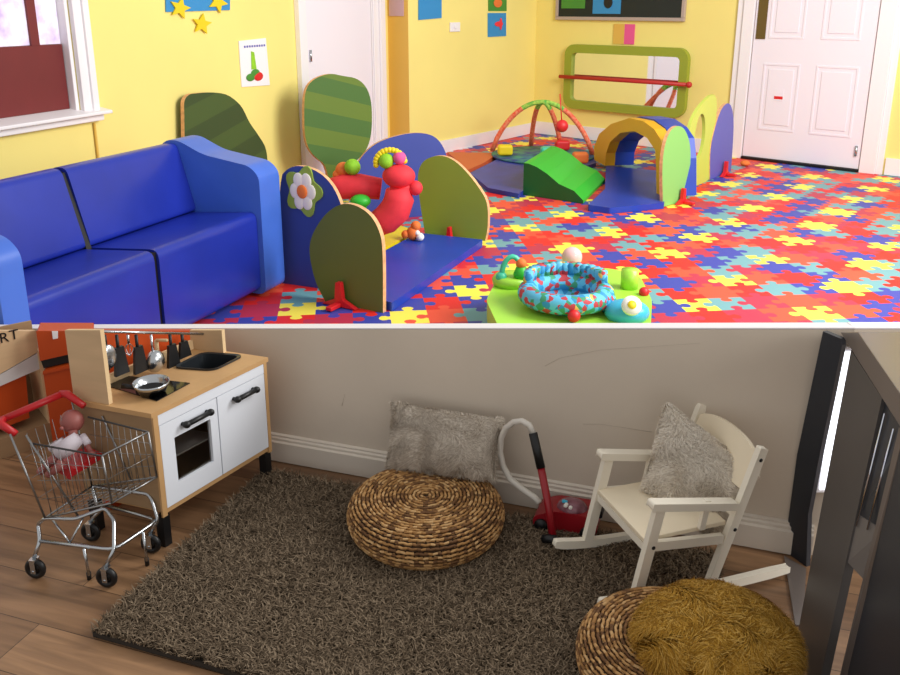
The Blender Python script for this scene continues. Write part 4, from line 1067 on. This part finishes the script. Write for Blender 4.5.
f.tube([RN, RF], w, 6, mi=1); f.tube([FRt, FFt], w, 6, mi=1); f.tube([RF, FFt], w, 6); f.tube([RF, NF], w, 6); f.tube([FFt, FF], w, 6); f.tube([NF, FF], w, 6)
f.tube([NR, NF], w, 6); f.tube([FRr, FF], w, 6); f.tube([NR, FRr], w, 6)
f.tube([HN, NR], w*1.1, 6); f.tube([q_(26,435,.38), q_(78,516,.155)], w*1.1, 6); f.tube([HF, FRr], w, 6)
f.tube([q_(102,416,.38), q_(132,482,.19)], w, 6)
def lat(a, b, c, d, nu, nv, r=.0011):
    for i in range(1, nu): u = i/nu; f.tube([a.lerp(b, u), d.lerp(c, u)], r, 4, mi=0)
    for j in range(1, nv): v = j/nv; f.tube([a.lerp(d, v), b.lerp(c, v)], r, 4, mi=0)
lat(RN, RF, NF, NR, 10, 4, .0009); lat(FRt, FFt, FF, FRr, 10, 4, .0009); lat(RF, FFt, FF, NF, 8, 2, .0009); lat(NR, NF, FF, FRr, 9, 5, .0009); lat(HN.lerp(RN,.4), HF.lerp(FRt,.3), FRr, NR, 7, 4, .0009)
obj('basket', f, ['wire','dull_wire'], t)
f = MB(); f.tube([q_(4,419,.41), q_(62,394,.44)], .0095, 12); obj('handle', f, 'trolley_red', t)
f = MB(); f.tube([q_(4,419,.41), q_(0,424,.405), q_(16,434,.38)], [.011,.011,.009], 10); obj('handle_joint', f, 'trolley_red', t); f = MB(); f.tube([q_(60,394,.44), q_(67,394,.44), q_(84,406,.415)], [.01,.011,.009], 10); obj('handle_joint', f, 'trolley_red', t)
f = MB(); f.hexa([q_(52,470,.255), q_(70,478,.255), q_(100,460,.255), q_(84,452,.255)], [q_(50,462,.275), q_(70,471,.275), q_(102,453,.275), q_(86,446,.275)]); f.hexa([q_(66,478,.25), q_(71,480,.25), q_(71,478,.25), q_(68,476,.25)],[q_(66,462,.28), q_(71,470,.28), q_(73,468,.28), q_(68,460,.28)]); obj('child_seat', f, 'trolley_red', t)
# doll
dz = LG(70,462,.285); t = thing('baby_doll', 'brown-pink baby doll in white top sitting in the trolley seat', 'doll', (dz.x, dz.y, ZL+.28), 0)
do = Vector((dz.x, dz.y, ZL+.28))
def dq(px, py, z): return LG(px, py, z)-do
f = MB(); f.ball(dq(72,421,.375), .031,.029,.031, 20, 14); f.tube([dq(73,430,.36), dq(73,438,.34)], .011, 10); f.ball(dq(67,424,.372)+Vector((-.004,-.024,0)), .005); f.ball(dq(82,420,.372)+Vector((.0,-.0,0)), .007)
f.tube([dq(58,456,.30), dq(50,462,.29), dq(42,470,.275)], [.013,.012,.009], 10); f.ball(dq(41,471,.272), .011); f.tube([dq(62,462,.3), dq(58,468,.285), dq(50,474,.27)], [.012,.011,.009], 10); f.ball(dq(49,474,.268), .01)
f.tube([dq(84,440,.33), dq(91,452,.305)], [.008,.007], 8); f.ball(dq(92,454,.302), .009); f.ball(dq(71,445,.325), .02,.018,.024)
obj('body', f, 'doll_skin', t)
f = MB(); f.tube([dq(79,437,.345), dq(69,446,.325), dq(58,454,.305)], [.018,.024,.02], 14); f.tube([dq(64,441,.335), dq(50,449,.315)], [.011,.010], 8); f.tube([dq(82,436,.34), dq(88,444,.325)], [.011,.01], 8); obj('white_top', f, 'doll_cloth', t)

# ------------------------------------------------------------------ steel counter at right
pA = Plane(LG(784,550), Q=LG(806,566)); 
z1 = zh(LG(795,558), 331)     # underside height
a, b = G(840,332,z1), G(900,427,z1)
dd = Vector((b.x-a.x, b.y-a.y, 0)).normalized(); nn = Vector((-dd.y, dd.x, 0))
if nn.x < 0: nn = -nn
t = thing('steel_counter', 'dark steel counter on flat panel legs at the right edge', 'counter', (a.x, a.y, ZL+.001), 0)
oo = Vector((a.x, a.y, ZL+.001))
e1 = a-oo; e1.z = 0
b2 = dd*1.05
zt1 = zh(G(851,332,z1), 332)
# thickness from the row of the top edge at the right border
thk = .0
v1 = G(900,427,z1); z2 = zh(v1, 400); thk = z2-z1
print('counter underside', z1-ZL, 'thickness', thk, 'dir', dd, 'wall y', cor.y, 'a', a)
zz1, zz2 = z1-oo.z, z1-oo.z+thk
far = cor.y-.006-a.y
e0 = dd*(far/dd.y)
zfar = zh(Vector((0, cor.y-.006)), 331.2)-oo.z
f = MB(); W2 = Vector((.6,0,0))
tt = G(851,332,z2); e0 = Vector((0,0,0)); e2 = dd*((tt.y-a.y)/dd.y)
f.hexa([e0+Vector((0,0,zz1)), b2+Vector((0,0,zz1)), b2+W2+Vector((0,0,zz1)), e0+W2+Vector((0,0,zz1))], [e2+Vector((0,0,zz2)), b2+Vector((0,0,zz2)), b2+W2+Vector((0,0,zz2)), e2+W2+Vector((0,0,zz2))])
obj('countertop', f, 'steel', t, bevel=.002)
def vpanel(name, base, outline, th, m, bevel=0, z0=.0):
    pl = Plane(LG(*base[0]), Q=LG(*base[1])); sz = [pl.sz(*p) for p in outline]; sz = [(x, min(max(z0, z-oo.z), zz1-.001)) for x, z in sz]
    f = MB(); q = pl.pt(0,0)-oo; f.M = Matrix(((pl.D.x, -pl.N.x, 0, q.x), (pl.D.y, -pl.N.y, 0, q.y), (0,0,1,0), (0,0,0,1)))
    f.prism(sz, 0, th); return obj(name, f, m, t, bevel=bevel)
vpanel('leg_panel', ((784,551),(806,567)), [(823,331),(842,331),(842,345),(832,395),(820,453),(808,515),(806,569),(784,552),(797,455)], .015, 'dark_panel')
def slant(name, tops, bots, th, m, fr=None, back=0.0):
    T0, T1 = (Vector(v)-oo for v in tops); B0, B1 = (Vector(v)-oo for v in bots)
    n = (B1-B0).cross(T0-B0).normalized()
    if n.dot(B0+oo-Vector((0,0,H))) < 0: n = -n
    T0, T1, B0, B1 = (v+n*back for v in (T0, T1, B0, B1))
    f = MB(); f.hexa([B0, B1, B1+n*th, B0+n*th], [T0, T1, T1+n*th, T0+n*th]); return obj(name, f, m, t)
zu = z1-.0015
def down(T, B): return T+(B-T)*((T.z-ZL-.002)/(T.z-B.z))
def at_row(T, B, row):
    lo, hi = 0.0, 1.0
    for _ in range(40):
        m = (lo+hi)/2; q = T.lerp(B, m); z = q.z-H; f_ = q.y*_c-z*_s; u_ = q.y*_s+z*_c
        if CY-F*u_/f_ < row: lo = m
        else: hi = m
    return T.lerp(B, lo)
def RP(px, py, a, b, c):
    n = (b-a).cross(c-a); r = Vector(ray(px, py)); o = Vector((0,0,H)); return o+r*((a-o).dot(n)/r.dot(n))
p2t = (G(851,350,zu), G(882,398,zu)); _b = LG(797,637,.002); p2b = (_b, down(p2t[1], RP(826,652,p2t[0],p2t[1],_b)))
p3t = (G(904,434,zu), G(940,490,zu)); _b = LG(840,705,.002); p3b = (_b, down(p3t[1], RP(905,750,p3t[0],p3t[1],_b)))
slant('leg_panel', p2t, p2b, .018, 'steel_panel'); slant('leg_panel', p3t, p3b, .018, 'dark_panel')
slant('leg_edge', (G(899,427,zu), G(903.8,433.5,zu)), (LG(834,700,.002), LG(839.8,704.8,.002)), .018, 'steel')
L2 = lambda a, b, u: a.lerp(b, u)
c0, c1 = at_row(p2t[1], p2b[1], 514), at_row(p3t[0], p3b[0], 530); c2, c3 = at_row(p2t[1], p2b[1], 562), at_row(p3t[0], p3b[0], 586)
slant('cross_panel', (c0, c1), (c2, c3), .012, 'cross_steel', back=.004)
slant('glass_panel', (p2t[1]+Vector((.002,0,0)), p3t[0]), (c0, c1), .004, 'dark_panel', back=.006)
for u in (.2, .62):
    ta, ba = L2(p2t[1], p3t[0], u), L2(L2(p2t[1], p2b[1], .41), L2(p3t[0], p3b[0], .34), u-.1)
    f = MB(); f.tube([ta-oo+Vector((0,.0,-.02)), ba-oo+Vector((0,0,.0))], .0022, 6); obj('reflection_strip', f, 'reflection_chrome', t)  # bright strips imitate window bar reflections on the dark panel
# window beyond the counter
f = MB(); wy = cor.y-.004
x0 = ray(838,400); 
def wpx(px, py, y): r = ray(px, py); k = y/r[1]; return (r[0]*k, H+r[2]*k)
P0 = wpx(826,450,wy); P1 = wpx(852,450,wy); zt = wpx(842,346,wy)[1]; zb = wpx(812,490,wy)[1]
f.box(P0[0]-.02, P0[0]+.13, wy-.012, wy-.004, zb, zt+.0)
w2 = struct('window_2', f, 'white_trim')
f = MB(); f.box(P0[0]-.01, P0[0]+.12, wy-.016, wy-.0125, zb+.01, zt-.01); obj('pane', f, 'glass_day', w2)
# added steel plate imitating streaks of light on the floor
f = MB(); pts = [LG(*p) for p in ((784,557),(806,570),(803,628),(795,626))]; f.prism([(p.x-pts[0].x, p.y-pts[0].y) for p in pts], 0, .004, 'z')
tag(obj('light_streak_plate', f, 'steel', loc=pts[0]+Vector((0,0,.001))), 'added steel plate imitating light streaks on wood floor between the counter legs', 'plate')

# ================================================================== light and camera
w = bpy.data.worlds.new('World'); bpy.context.scene.world = w; w.use_nodes = True
bg = w.node_tree.nodes['Background']; bg.inputs['Color'].default_value = (1.0, .98, .96, 1); bg.inputs['Strength'].default_value = .62
def area(name, loc, target, size, power, col=(1,1,1), sy=None):
    l = bpy.data.lights.new(name, 'AREA'); l.energy = power; l.color = col; l.size = size
    if sy: l.shape = 'RECTANGLE'; l.size_y = sy
    o = bpy.data.objects.new(name, l); C.objects.link(o); o.location = loc
    d = Vector(target)-Vector(loc); o.rotation_euler = d.to_track_quat('-Z', 'Y').to_euler(); return o
area('upper_fill_light', (3.6, 3.6, 3.2), (0, 8, .4), 2.4, 330, (1,.985,.96))  # added area light to brighten the upper room, no window stands there
area('lower_fill_light', (3.2, .6, 1.9), (-.5, 2.3, .3), 1.2, 46, (1,.985,.96))  # extra area light added from the right for the lower area, not a window
cam = bpy.data.cameras.new('camera'); co = bpy.data.objects.new('camera', cam); C.objects.link(co)
co.location = (0, 0, H); co.rotation_euler = (PI/2-PITCH, 0, 0)
cam.sensor_fit = 'HORIZONTAL'; cam.sensor_width = 36; cam.lens = F/900*36; cam.shift_y = -(337.5-CY)/900; cam.clip_start = .02
bpy.context.scene.camera = co
vs_ = bpy.context.scene.view_settings; vs_.view_transform = 'Standard'; vs_.look = 'None'; vs_.gamma = 1; vs_.exposure = 0
vs_.use_curve_mapping = False
